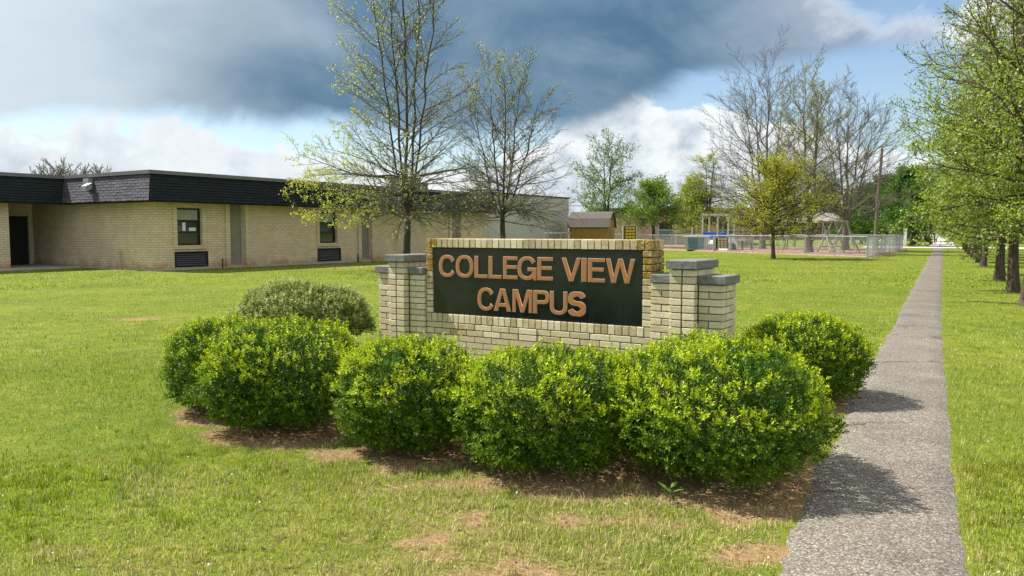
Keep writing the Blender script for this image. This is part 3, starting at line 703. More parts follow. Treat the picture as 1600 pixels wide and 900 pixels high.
def weed(px, py, n, size, label, seed, up=.9):
    r = np.random.default_rng(seed); p = G(px, py); root = thing('broadleaf_weed', label, 'weed', p)
    a = np.arange(n)*2.4+r.uniform(0, .6, n); zz = np.linspace(.02, size*up, n)
    P = np.stack([np.cos(a)*.008, np.sin(a)*.008, zz], 1); D = np.stack([np.cos(a), np.sin(a), r.uniform(.2, .8, n)], 1); Nn = np.stack([-np.cos(a)*.4, -np.sin(a)*.4, np.ones(n)], 1)
    V, F = kites(P, D, Nn, size*r.uniform(.55, .9, n), size*r.uniform(.25, .36, n)); C = np.array((.10, .20, .015))*r.uniform(.7, 1.2, (n, 1))
    obj('leaves', npmesh('leaves', V, F, col=np.repeat(C, 4, 0)), MT['leaf'], root); MB().tube([(0, 0, -.03), (.005, 0, size*up)], [.004, .002], 5).build('stem', MT['bark2'], root)
weed(1046, 786, 9, .10, 'bright green broadleaf seedling at the foot of the wide path-side shrub', 1)

# ------------------------------------------------------------------ trees
class Tree:
    def __init__(s, seed): s.r = np.random.default_rng(seed); s.lv = {}; s.tips = []; s.tipseg = 1
    def put(s, lev, pts, rad): s.lv.setdefault((lev, len(pts)), []).append((pts, rad))
    def poly(s, p, d, L, n, wob, trop):
        pts = [np.array(p, float)]; d = unit(np.array(d, float))
        for i in range(n):
            d = unit(d+s.r.normal(0, wob, 3)+np.array([0, 0, trop])); pts.append(pts[-1]+d*L/n)
        return np.array(pts), d
    def side(s, d, ang, az):
        d = unit(np.array(d)); a = np.cross(d, [0, 0, 1] if abs(d[2]) < .95 else [1, 0, 0]); a = unit(a); b = np.cross(d, a)
        return unit(d*math.cos(ang)+(a*math.cos(az)+b*math.sin(az))*math.sin(ang))
    def sub(s, pts, rad, L, lev, kids, ratio, ang, wob, trop, rmin, maxlev, t0=.18):
        k = max(2, int(round(kids[lev]*(.6+.8*s.r.random())))); n = len(pts)-1
        for j in range(k):
            t = t0+(1-t0)*(j+s.r.random())/k; i = min(int(t*n), n-1); f = t*n-i
            p = pts[i]*(1-f)+pts[i+1]*f; d = pts[i+1]-pts[i]
            l = L*ratio*(1.15-.6*t)*s.r.uniform(.6, 1.25)
            dd = s.side(d, ang*s.r.uniform(.65, 1.3), s.r.uniform(0, 6.28)); ns = 3 if lev+1 < maxlev else s.tipseg
            q, e = s.poly(p, dd, l, ns, wob, trop); r0 = max(rad[i]*.55, rmin*1.4)
            rr = np.linspace(r0, rmin*(.75 if lev+1 == maxlev else 1), ns+1); s.put(lev+1, q, rr)
            if lev+1 < maxlev: s.sub(q, rr, l, lev+1, kids, ratio, ang, wob, trop, rmin, maxlev, .12)
            else: s.tips.append(q)
    def tubes(s, levels, sides):
        Vs, Fs, off = [], [], 0
        for (lev, n), items in s.lv.items():
            if lev not in levels: continue
            k = sides[min(lev, len(sides)-1)]; P = np.array([i[0] for i in items]); Rr = np.array([i[1] for i in items])
            d = np.empty_like(P); d[:, 1:-1] = P[:, 2:]-P[:, :-2]; d[:, 0] = P[:, 1]-P[:, 0]; d[:, -1] = P[:, -1]-P[:, -2]; d = unit(d)
            ref = np.where(np.abs(d[..., 2:3]) < .92, np.array([0, 0, 1.]), np.array([1., 0, 0])); ref = np.broadcast_to(ref[:, n//2:n//2+1], d.shape)
            a = unit(np.cross(d, ref)); b = np.cross(d, a); th = np.arange(k)*2*np.pi/k
            ring = P[:, :, None]+(a[:, :, None]*np.cos(th)[None, None, :, None]+b[:, :, None]*np.sin(th)[None, None, :, None])*Rr[:, :, None, None]
            m = len(items); idx = off+np.arange(m*n*k).reshape(m, n, k); nx = np.roll(idx, -1, 2)
            Fs.append(np.stack([idx[:, :-1], nx[:, :-1], nx[:, 1:], idx[:, 1:]], -1).reshape(-1, 4)); Vs.append(ring.reshape(-1, 3)); off += m*n*k
        return np.concatenate(Vs), np.concatenate(Fs)
    def leaves(s, per, size, pal, prob=None, spread=.06, asp=.5, down=0.):
        Q = np.array(s.tips); r = s.r
        w = np.ones(len(Q)) if prob is None else np.clip(prob(Q[:, -1]), 0, 1)
        Q = np.repeat(Q, per, 0); w = np.repeat(w, per); Q = Q[r.random(len(Q)) < w]; n = len(Q); m = Q.shape[1]-1
        t = r.random(n)**.45*m; i = np.minimum(t.astype(int), m-1); f = (t-i)[:, None]; ar = np.arange(n)
        P = Q[ar, i]*(1-f)+Q[ar, i+1]*f+r.normal(0, spread, (n, 3))
        D = unit(r.normal(size=(n, 3))+np.array([0, 0, -down])); Nn = unit(r.normal(size=(n, 3))+np.array([0, 0, .8]))
        ln = size*r.uniform(.6, 1.25, n); V, F = kites(P, D, Nn, ln, ln*asp*r.uniform(.8, 1.2, n))
        pal = np.array(pal); k = r.random(n)*(len(pal)-1.001); j = k.astype(int); g = (k-j)[:, None]
        C = (pal[j]*(1-g)+pal[j+1]*g)*r.uniform(.8, 1.2, (n, 1)); return V, F, np.repeat(C, 4, 0)
def leader_tree(seed, H, clear, tr, leaders, nb, lenf, elevf, kids, ratio=.36, ang=.7, wob=.14, trop=.02, rmin=.006, maxlev=3, lean=(0, 0), fork=.9, skirt=None, thick=.0115):
    """a trunk that carries one or several leaders, each with side branches whose length and angle follow the height"""
    T = Tree(seed); r = T.r; T.tipseg = 1
    tp, d = T.poly((0, 0, -.15), (lean[0], lean[1], 1), clear*fork+.15, 5, .03, .02); rad = np.linspace(tr*1.0, tr*.74, 6); rad[0] = tr*1.55; rad[1] = tr*1.08
    T.put(0, tp, rad); base = tp[-1]; nl = len(leaders)
    for li, (dx, dy, hs) in enumerate(leaders):
        n = 12; top = np.array([dx*H, dy*H, H*hs]); pts = [base]
        for i in range(1, n+1):
            t = i/n; e = t**.7 if nl > 1 else t
            pts.append(np.array([base[0]*(1-t)+top[0]*e, base[1]*(1-t)+top[1]*e, base[2]+(top[2]-base[2])*t])+r.normal(0, .035*min(1, 3*t), 3)*(H/10))
        pts = np.array(pts); r0 = tr*.74*(.92/nl**.5 if nl > 1 else 1)*(hs**1.5)*(1.25 if li == nl//2 else 1); rr = r0*(1-np.linspace(0, 1, n+1))**.8+rmin*1.6; T.put(0, pts, rr)
        k = int(nb/nl)
        for j in range(k):
            t = (j+r.random())/k; t = t**1.15; i = min(int(t*n), n-1); f = t*n-i; p = pts[i]*(1-f)+pts[i+1]*f; h = (p[2]-clear*.8)/(H-clear*.8)
            L = lenf(h)*r.uniform(.65, 1.2); el = elevf(h)+r.normal(0, .12); az = j*2.4+li*1.3+r.uniform(-.5, .5)
            out = np.array([dx, dy]); dv = np.array([math.cos(az)*math.cos(el), math.sin(az)*math.cos(el), math.sin(el)])
            if nl > 1 and h < .8: dv[:2] += out*1.6
            q, e = T.poly(p, dv, L, 6, .10, trop); b0 = min(rr[i]*.62, .008+L*thick); br = np.linspace(b0, rmin*1.2, 7); T.put(1, q, br)
            T.sub(q, br, L, 1, kids, ratio, ang, wob, trop, rmin, maxlev)
    if skirt:                                    # low, level to drooping branches of an oak
        for j in range(skirt[0]):
            az = j*2.4+r.uniform(-.4, .4); el = r.uniform(-.22, .22); p = np.array([base[0], base[1], clear*r.uniform(.80, 1.55)])
            L = skirt[1]*r.uniform(.55, 1.1); q, e = T.poly(p, (math.cos(az)*math.cos(el), math.sin(az)*math.cos(el), math.sin(el)+.12), L, 6, .10, -.035); br = np.linspace(.012+L*.007, rmin*1.2, 7); T.put(1, q, br)
            T.sub(q, br, L, 1, kids, ratio, ang, wob, -.01, rmin, maxlev)
    return T
def plant(T, name, label, p, bark, leaf=None, group=None, cat='tree', rz=0, sides=(9, 5, 3, 3), lm='tleaf'):
    root = thing(name, label, cat, (p[0], p[1], float(HT(p[0], p[1]))), rz, group)
    V, F = T.tubes({0}, sides); obj('trunk', npmesh('trunk', V, F, True), MT[bark], root)
    if leaf is None:
        V, F = T.tubes({1, 2, 3, 4}, sides); obj('crown', npmesh('crown', V, F, True), MT[bark], root)
    else:
        V, F = T.tubes({1, 2, 3, 4}, sides); obj('branches', npmesh('branches', V, F, True), MT['twig' if bark == 'bark' else bark], root)
        V, F, C = leaf; obj('crown', npmesh('crown', V, F, col=C), MT[lm], root)
    return root
def copy_tree(o, p, rz, sc, label, group=None):
    c = o.copy(); COL.objects.link(c); c.location = (p[0], p[1], float(HT(p[0], p[1]))); c.rotation_euler = (0, 0, rz); c.scale = (sc, sc, sc); c['label'] = label
    if group: c['group'] = group
    for ch in o.children:
        k = ch.copy(); COL.objects.link(k); k.parent = c
    return c
YG = [(.30, .36, .04), (.50, .54, .08), (.64, .65, .16)]
def trees():
    # two oaks just coming into leaf on the lawn before the school
    p1 = AT(634, 33.5); lp = lambda q: np.clip(.08+.75*smooth(-q[:, 0], .6, 3.4)*(.45+.55*smooth(-q[:, 2], -8, -3))+.5*smooth(-q[:, 0], 2.4, 4)*smooth(-q[:, 2], -5, -3), 0, 1)
    T = leader_tree(21, 15.0, 2.5, .175, [(-.10, .03, .88), (-.05, -.03, .97), (.005, -.02, 1.0), (.05, .04, .98), (.10, -.02, .90)], 130,
                    lambda h: 3.9*(1-.66*max(h, 0)**.8)+.3, lambda h: .10+1.05*max(h, 0)**.6, (0, 14, 8), .31, .60, .16, .015, .0036, 3, skirt=(30, 4.7), thick=.007)
    plant(T, 'oak_tree', 'tall oak with three leaders and yellow green new leaves on its left side', p1, 'bark', T.leaves(6, .08, YG, lp, .035))
    p2 = AT(788, 41.5)
    T = leader_tree(22, 9.7, 2.6, .165, [(-.17, .02, .86), (-.08, -.03, .97), (.01, .03, 1.0), (.09, -.03, .96), (.18, .0, .85)], 115,
                    lambda h: 3.6*(1-.58*max(h, 0))+.2, lambda h: .10+1.0*max(h, 0)**.6, (0, 14, 8), .31, .60, .16, .015, .0042, 3, skirt=(20, 4.3), thick=.007)
    plant(T, 'oak_tree', 'smaller oak nearly bare, rising before the pale end wall of the school', p2, 'bark', T.leaves(2, .07, YG, lambda q: .10+.40*smooth(q[:, 2], 7, 11), .035))
    # trees round the playground
    p = G(1208, 404); T = leader_tree(23, 4.8, 1.6, .13, [(0, 0, 1.)], 84, lambda h: 3.4*(1-.5*max(h, 0)**2), lambda h: .12+.75*max(h, 0), (0, 10, 6), .40, .75, .2, .02, .006, 3)
    plant(T, 'lawn_tree', 'small round tree with yellow green leaves in front of the chain-link fence', p, 'bark3', T.leaves(4, .09, [(.22, .25, .02), (.40, .43, .03), (.58, .60, .06)], None, .07))
    vase = lambda h: .26+.80*max(h, 0)
    for sd, px, Y, H, lab, ld, Lf, tr in (
        (24, 1190, 70, 15.0, 'tallest bare tree with wide spreading limbs behind the yellow green lawn tree', [(-.12, 0, .86), (-.05, .04, .97), (.03, .02, 1.), (.10, -.03, .90)], 7.4, .30),
        (26, 1320, 66, 11.6, 'bare fan shaped tree with a thick trunk behind the swing frame', [(-.15, 0, .86), (-.07, .03, .96), (.0, .02, 1.), (.09, 0, .96), (.18, .03, .86)], 6.4, .31)):
        T = leader_tree(sd, H, 2.6, tr, ld, 80, lambda h: Lf*(1-.5*max(h, 0)), vase, (0, 14, 9), .34, .62, .15, .04, .0058, 3, thick=.008)
        plant(T, 'bare_tree', lab, AT(px, Y), 'bark2')
    T = leader_tree(25, 11.2, 2.6, .30, [(-.06, 0, 1.), (.05, .02, .96)], 80, lambda h: 4.8*(1-.5*max(h, 0)), vase, (0, 12, 8), .34, .62, .15, .04, .0058, 3, thick=.008)
    plant(T, 'budding_tree', 'upright tree with a faint haze of olive buds inside the playground fence', AT(1263, 57.5), 'bark2', T.leaves(2, .12, [(.22, .24, .05), (.34, .36, .08)], lambda q: .55+0*q[:, 0], .1))
    T = leader_tree(27, 9.8, 2.4, .2, [(-.04, 0, .96), (.05, .02, 1.)], 52, lambda h: 4.6*(1-.5*max(h, 0)), lambda h: .3+.6*max(h, 0), (0, 9, 5), .38, .65, .18, .03, .010, 3, thick=.009)
    plant(T, 'maple_tree', 'loose fresh green maple rising behind the brown barn shed', AT(948, 80), 'bark', T.leaves(5, .19, [(.06, .15, .025), (.13, .25, .04), (.26, .34, .07)], lambda q: .35+.65*smooth(-q[:, 2], -10, -4), .16))
    T = leader_tree(28, 5.3, 2.4, .2, [(0, 0, 1.)], 60, lambda h: 3.6*(1-.6*max(h, 0)), lambda h: .1+.8*max(h, 0), (0, 9, 5), .42, .7, .18, .03, .010, 3)
    plant(T, 'round_tree', 'low spreading green tree between the barn shed and the play deck', AT(1022, 74), 'bark', T.leaves(5, .17, [(.07, .16, .02), (.16, .28, .03), (.28, .38, .06)], None, .18))
    cf = lambda h: 3.5*(1-.8*max(h, 0))+.3
    T = leader_tree(29, 9.3, 2.2, .17, [(-.035, 0, .95), (.045, 0, 1.)], 80, cf, lambda h: -.12+.5*max(h, 0), (0, 9, 4), .36, .7, .14, -.005, .008, 3)
    plant(T, 'feathery_tree', 'feathery lime tinted tree with two straight stems behind the play deck', AT(1106, 78), 'bark', T.leaves(4, .13, [(.30, .38, .05), (.48, .55, .10)], lambda q: .15+.8*smooth(-q[:, 0], -.8, 1.6)+.5*smooth(-q[:, 2], -4.5, -3), .12))
    T = leader_tree(30, 5.8, 2.6, .16, [(0, 0, 1.)], 55, lambda h: 3.0*(1-.6*max(h, 0)), lambda h: .1+.8*max(h, 0), (0, 9, 5), .42, .7, .18, .03, .010, 3)
    plant(T, 'round_tree', 'lime yellow low tree overhanging the left of the play deck', AT(1082, 80), 'bark', T.leaves(7, .18, [(.22, .28, .03), (.40, .44, .06)], None, .15))
    T = leader_tree(31, 6.0, 3, .2, [(-.1, 0, .95), (.12, 0, 1.)], 60, lambda h: 3.2*(1-.5*max(h, 0)), vase, (0, 9, 5), .42, .5, .14, .03, .012, 3)
    plant(T, 'bare_tree', 'bare tree top just showing over the school roof by the inner corner', AT(88, 64), 'bark2')
    T2 = leader_tree(36, 5.9, 3, .2, [(-.1, 0, .95), (.12, 0, 1.)], 60, lambda h: 3.0*(1-.5*max(h, 0)), vase, (0, 9, 5), .42, .5, .14, .03, .012, 3)
    plant(T2, 'bare_tree', 'thin bare tree top showing over the school roof near the floodlight', AT(140, 66), 'bark2')
    # deep green background trees on the right
    gp = [(.035, .10, .018), (.08, .18, .025), (.16, .26, .035)]
    T = leader_tree(32, 7.2, 1.4, .24, [(-.05, 0, 1.), (.06, 0, .96)], 70, lambda h: 3.8*(1-.55*max(h, 0)**1.5), lambda h: .0+.95*max(h, 0), (0, 9, 5), .42, .7, .18, .02, .012, 3)
    lf = T.leaves(8, .23, gp, None, .2)
    b0 = plant(T, 'shade_tree', 'dark green tree with a black trunk beside the end of the path', AT(1424, 86), 'bark', lf)
    copy_tree(b0, AT(1385, 95), 1.9, .95, 'green tree just right of the utility pole, beyond the fence'); copy_tree(b0, AT(1345, 100), 4., .85, 'green tree left of the utility pole, beyond the fence')
    grp = 'trees far up the road'
    for px, Y, s in ((1520, 118, 1.0), (1568, 105, 1.1), (1618, 100, 1.), (1452, 150, 1.3), (1500, 165, 1.3), (1660, 92, 1.)):
        copy_tree(b0, AT(px, Y), px*.7, s, 'dark green tree far behind the pear row', grp)
    copy_tree(b0, AT(1215, 128), .4, 1., 'green tree behind the tan hall and covered walkway'); copy_tree(b0, AT(1292, 134), 2., 1.05, 'green tree rising behind the red brick bungalow')
    # the row of pears along the path
    pl = [(.09, .17, .02), (.19, .28, .03), (.31, .38, .045)]; V3 = []
    for sd, H in ((41, 9.4), (42, 8.6), (43, 8.0)):
        T = leader_tree(sd, H, 1.45, .155, [(-.10, .03, .95), (.02, -.06, 1.), (.11, .05, .93)], 92, lambda h: 2.7*(.66+1.2*max(h, 0)) if h < .3 else 2.75*(1.25-.8*h), lambda h: .06+.95*max(h, 0), (0, 9, 5), .40, .62, .16, .02, .0055, 3, fork=1.)
        V3.append((T, T.leaves(15, .072, pl+[(.24, .32, .05), (.50, .54, .34)], lambda q: 1-.75*smooth(q[:, 2], 4.2, 6.4), .085, .55)))
    grp = 'pear trees lining the path'; roots = []
    rows = [17.4, 21.2, 26.4, 29.6, 37.2, 41.6, 46.5, 51, 57, 64, 71]
    nm = ['first', 'second', 'third', 'fourth', 'fifth', 'sixth', 'seventh', 'eighth', 'ninth', 'tenth', 'last']
    for i, Y in enumerate(rows):
        p = Vector((1.92+PS*Y+(.3 if i == 3 else 0), Y, 0))
        lab = f'leafy pear tree beside the path, {nm[i]} of the row counted from the sign'
        if i < 3: roots.append(plant(V3[i][0], 'pear_tree', lab, p, 'bark3', V3[i][1], grp, rz=(1.1, 2.6, .4)[i]))
        else: copy_tree(roots[i % 3], p, i*1.7, .84+.05*(i % 3), lab, grp)
trees()

# ------------------------------------------------------------------ the school
BC = G(245, 423); E1 = Vector((.54, .84, 0)).normalized(); BRZ = math.atan2(E1.y, E1.x)
def wall_with_holes(x0, x1, z0, z1, holes, depth):     # a wall face at y=0 with openings and their reveals
    xs = sorted({x0, x1, *[v for h in holes for v in h[:2]]}); zs = sorted({z0, z1, *[v for h in holes for v in h[2:]]}); m = MB()
    for a, b in zip(xs, xs[1:]):
        for c, d in zip(zs, zs[1:]):
            if any(h[0] <= a and b <= h[1] and h[2] <= c and d <= h[3] for h in holes): continue
            m.add([(a, 0, c), (b, 0, c), (b, 0, d), (a, 0, d)], [(0, 1, 2, 3)])
    for a, b, c, d in holes:
        m.add([(a, 0, c), (b, 0, c), (b, 0, d), (a, 0, d), (a, depth, c), (b, depth, c), (b, depth, d), (a, depth, d)], [(0, 1, 5, 4), (1, 2, 6, 5), (2, 3, 7, 6), (3, 0, 4, 7)])
    return m
def school():
    S = thing('school_building', 'long single storey buff brick school with dark mansard roof edge', 'building', BC, BRZ)
    ze, zr = 2.86, 4.07; LW = 24.0
    wins = [(.98, 2.18, 1.02, 2.60), (9.02, 10.22, 1.02, 2.60)]; vents = [(.84, 2.46, .10, .76), (8.88, 10.50, .10, .76)]; pans = [(3.60, 4.40, .12, ze), (12.0, 12.8, .12, ze), (20.0, 20.9, .12, ze)]
    w = wall_with_holes(0, LW, -.2, ze+.1, wins+vents+pans, .22); wall = w.build('wall', MT['wall'], S)
    m = MB()                                              # the remaining walls: side, wing and the door wall
    m.add([(0, 0, -.2), (0, 9.7, -.2), (0, 9.7, ze+.1), (0, 0, ze+.1)], [(0, 3, 2, 1)])
    m.box((-16, 6.4, -.2), (-2.6, 22, ze+.1)); m.box((-2.6, 9.7, -.2), (0, 22, ze+.1)); m.box((.02, 1.2, -.2), (LW, 22, ze+.1)); m.build('wall', MT['wall'], S)
    MB().box((LW+.01, -.02, -.2), (LW+11.1, 22, 4.14)).build('end_wall', MT['gym'], S)['label'] = 'pale painted end wall'
    MB().box((LW-.02, -.1, 4.15), (LW+11.2, 22.1, 4.24)).build('parapet_edge', MT['darkroof'], S)
    MB().box((-.06, -.05, -.3), (LW-.02, .0-.004, .055)).box((-.06, .0, -.3), (-.004, 9.6, .055)).build('foundation', MT['conc'], S)
    MB().box((-9, 5.3, -.2), (-.07, 9.69, .05)).build('entrance_slab', MT['conc'], S)
    # window surrounds, frames, panes and vents
    for i, (a, b, c, d) in enumerate(wins):
        sur = MB(); t = .20
        sur.box((a-t, -.05, c-.02), (a-.01, .02, d+.22)); sur.box((b+.01, -.05, c-.02), (b+t, .02, d+.22)); sur.box((a-t-.01, -.07, c-.15), (b+t+.01, .02, c-.03)); sur.box((a-.005, -.045, d+.02), (b+.005, .02, d+.21))
        sur.build('window_surround', MT['wall'], S)
        f = MB(); q = .07
        f.box((a, .10, c), (a+q, .17, d)); f.box((b-q*1.4, .10, c), (b, .17, d)); f.box((a+q, .101, c), (b-q*1.4, .169, c+q)); f.box((a+q, .101, d-q), (b-q*1.4, .169, d))
        z1, z2 = c+(d-c)*.35, c+(d-c)*.66
        for z in (z1, z2): f.box((a+q, .102, z-.035), (b-q*1.4, .168, z+.035))
        win = f.build('window', MT['black'], S)
        for lo, hi, mm in ((c+q, z1-.035, 'glass'), (z1+.035, z2-.035, 'glass'), (z2+.035, d-q, 'blind')):
            MB().box((a+q, .13, lo), (b-q*1.4, .14, hi)).build('pane', MT[mm], win)
        if i == 0:
            MB().box((a+.34, .118, z1+.06), (a+.50, .126, z2-.07)).build('paper_sheet', MT['paper'], win); MB().box((a+.66, .118, z1+.06), (b-.2, .126, z1+.2)).build('paper_sheet', MT['paper'], win)
    for a, b, c, d in vents:
        f = MB(); q = .06
        f.box((a, -.02, c), (a+q, .2, d)); f.box((b-q, -.02, c), (b, .2, d)); f.box((a+q, -.019, c), (b-q, .2, c+q)); f.box((a+q, -.019, d-q), (b-q, .2, d)); f.box((a+q, .17, c+q), (b-q, .2, d-q))
        v = f.build('vent_grille', MT['felt'], S)
        n = 6
        for k in range(n):
            z = c+q+(d-c-2*q)*(k+.5)/n; MB().prism([(0., z-.035), (.012, z-.035), (.10, z+.03), (.088, z+.03)], 'x', a+q, b-q).build('louvre', MT['fascia'], v)
    for a, b, c, d in pans:
        MB().box((a, .14, c), (b, .2, d)).build('wall_panel', MT['taupe'], S); MB().box((b-.035, .10, c), (b-.005, .139, d)).build('panel_trim', MT['siding'], S)
        for u in (a-.24, b+.02): MB().box((u, -.10, -.02), (u+.22, .0-.003, ze+.02)).build('pilaster', MT['wall'], S)
    for x in (3.15, 11.7): MB().tube([(x, -.08, -.05), (x, -.08, .42)], .025, 7).build('standpipe', MT['black'], S)
    MB().tube([(-.12, 2.4, -.05), (-.12, 2.4, .62)], .03, 7).tube([(-.12, 2.4, .62), (-.12, 2.4, .78)], .045, 7).build('standpipe', MT['rail'], S)
    # entrance door
    dr = MB(); dr.box((-1.35, 9.60, .05), (-.30, 9.695, 2.32)).build('door', MT['black'], S)
    MB().box((-.296, 9.62, .05), (-.22, 9.698, 2.36)).build('door_frame', MT['fascia'], S)
    # mansard: sloped skirt with a metal edge on top
    o, s = .7, .26; ztp = zr-.15
    loop = [(LW+.02, 0, 0, -1), (0, 0, -1, -1), (0, 6.4, -1, -1), (-16, 6.4, 0, -1)]   # x, y and outward direction
    def corner(i, off): x, y, dx, dy = loop[i]; return (x+dx*off, y+dy*off)
    def skirt(i, j, mat, name):
        a0, b0 = corner(i, o), corner(j, o); a1, b1 = corner(i, o-s), corner(j, o-s); ai, bi = corner(i, 0), corner(j, 0)
        V = [(*a0, ze), (*b0, ze), (*b1, ztp), (*a1, ztp), (*a0, ze-.05), (*b0, ze-.05), (*ai, ze-.05), (*bi, ze-.05)]
        return MB().add(V, [(0, 1, 2, 3), (4, 5, 1, 0), (6, 7, 5, 4)]).build(name, MT[mat], S)
    main = skirt(0, 1, 'felt', 'mansard_roof'); side = skirt(1, 2, 'felt', 'mansard_roof'); wing = skirt(2, 3, 'felt', 'mansard_roof')
    edge = MB()
    for i, j in ((0, 1), (1, 2), (2, 3)):
        a, b = Vector((*corner(i, o-s+.10), 0)), Vector((*corner(j, o-s+.10), 0)); c, d = Vector((*corner(i, o-s-.14), 0)), Vector((*corner(j, o-s-.14), 0))
        V = [(p.x, p.y, z) for z in (ztp, zr) for p in (a, b, d, c)]; edge.add(V, [(0, 1, 5, 4), (4, 5, 6, 7), (0, 1, 2, 3), (2, 3, 7, 6), (0, 3, 7, 4), (1, 2, 6, 5)])
    edge.build('roof_edge', MT['fascia'], S)
    MB().box((-16, 6.3, 3.6), (-.1, 22, zr-.03)).box((.1, .12, 3.6), (LW-.03, 22, zr-.034)).build('roof', MT['darkroof'], S)
    for (x, y, a, b, h) in ((20.5, 4, 1.5, 1.5, 1.0), (23, 5, 1.0, 1.2, .8)): MB().box((x, y, zr-.03), (x+a, y+b, zr+h)).box((x-.08, y-.08, zr+h), (x+a+.08, y+b+.08, zr+h+.07)).build('roof_vent', MT['fascia'], S)
    # shingles: each one on the sunlit side, joined courses, their shade painted as near black, on the rest
    rs = random.Random(4)
    A0, B0 = Vector((*corner(1, o), ze)), Vector((*corner(2, o), ze)); A1, B1 = Vector((*corner(1, o-s), ztp)), Vector((*corner(2, o-s), ztp))
    nrow = 9; cols = 17; sh = {}
    for r_ in range(nrow):
        v0, v1 = r_/nrow, (r_+1)/nrow
        for c in range(cols+1):
            u0 = (c-(.5 if r_ % 2 else 0))/cols; u1 = u0+1/cols; u0, u1 = max(u0, 0), min(u1, 1)
            if u1-u0 < .01: continue
            P = lambda u, v: A0.lerp(B0, u).lerp(A1.lerp(B1, u), v)
            g = .012; a, b = P(u0, v0), P(u1, v0); cc, dd = P(u1, v1), P(u0, v1); al = (b-a).normalized(); t = .02+rs.uniform(-.004, .006); out = Vector((-1, 0, .25)).normalized()
            a, b, cc, dd = a+al*g, b-al*g, cc-al*g, dd+al*g; dn = Vector((0, 0, rs.uniform(-.012, .006)))
            m = MB().add([a+out*t+dn, b+out*t+dn, cc+out*.008, dd+out*.008, a+dn, b+dn, cc, dd], [(0, 1, 2, 3), (0, 4, 5, 1), (1, 5, 6, 2), (3, 7, 4, 0)]); m.build('shingle', MT['shingle'], side)
    for (i, j, par) in ((0, 1, main), (2, 3, wing)):
        A0, B0 = Vector((*corner(i, o), ze)), Vector((*corner(j, o), ze)); A1, B1 = Vector((*corner(i, o-s), ztp)), Vector((*corner(j, o-s), ztp)); out = Vector((0, -1, .25)).normalized(); m = MB(); L = (B0-A0).length; cn = int(L/.38)
        for r_ in range(nrow):
            for c in range(cn):
                u0 = (c+(.5 if r_ % 2 else 0))/cn; u1 = min(u0+.96/cn, 1); P = lambda u, v: A0.lerp(B0, u).lerp(A1.lerp(B1, u), v); t = .03+rs.uniform(-.006, .01)
                a, b, cc, dd = P(u0, r_/nrow), P(u1, r_/nrow), P(u1, (r_+1)/nrow), P(u0, (r_+1)/nrow); m.add([a+out*t, b+out*t, cc+out*.007, dd+out*.007, a, b], [(0, 1, 2, 3), (0, 4, 5, 1)])
        tag(m.build('shingle_courses', MT['felt'], par), kind='stuff')
    # floodlight
    fl = MB().box((-.50, 3.55, 3.62), (-.72, 3.95, 3.86)).prism([(-.70, 3.40), (-.98, 3.30), (-.98, 3.52), (-.70, 3.66)], 'y', 3.3, 3.62)
    fl.build('floodlight', MT['steel'], S)
school()

# ------------------------------------------------------------------ playground and beyond
def fence_line(P):                                   # posts, rail and woven wire along a polyline
    F = thing('chain_link_fence', 'galvanised chain-link fence with round posts enclosing the mulched playground', 'fence', P[0]); o = P[0]; H = 1.30; wire = MB()
    for a, b in zip(P, P[1:]):
        L = (b-a).length; n = max(1, round(L/2.6)); d = (b-a).normalized(); s = Vector((-d.y, d.x, 0))
        for k in range(n+(1 if b is P[-1] else 0)):
            p = a+d*(L*k/n)-o; big = k == 0
            MB().tube([p+Vector((0, 0, -.2)), p+Vector((0, 0, H+(.05 if big else -.02)))], .048 if big else .028, 8).build('post', MT['steel'], F)
        MB().tube([a-o+Vector((0, 0, H)), b-o+Vector((0, 0, H))], .028, 7).build('top_rail', MT['rail'], F)
        MB().tube([a-o+Vector((0, 0, .04)), b-o+Vector((0, 0, .04))], .007, 4).build('bottom_wire', MT['wire'], F)
        g = .075; w = .0019; k = -int(H/g)-1
        while k*g < L:
            for sg in (1, -1):
                u0, u1 = (k*g, k*g+H) if sg > 0 else (k*g+H, k*g); z0, z1 = 0., H
                if u0 == u1: continue
                lo, hi = max(0, min(u0, u1)), min(L, max(u0, u1))
                if hi-lo > .02:
                    zf = lambda u: z0+(z1-z0)*(u-u0)/(u1-u0)
                    q0 = a-o+d*lo+Vector((0, 0, .03+zf(lo)*.96)); q1 = a-o+d*hi+Vector((0, 0, .03+zf(hi)*.96)); v = Vector((0, 0, w)); s_ = s*w
                    wire.add([q0-v+s_, q0+v+s_, q1+v+s_, q1-v+s_, q0-s_, q1-s_], [(0, 1, 2, 3), (0, 4, 5, 3), (1, 4, 5, 2)])
            k += 1
    tag(wire.build('wire_mesh', MT['wire'], F), kind='stuff')
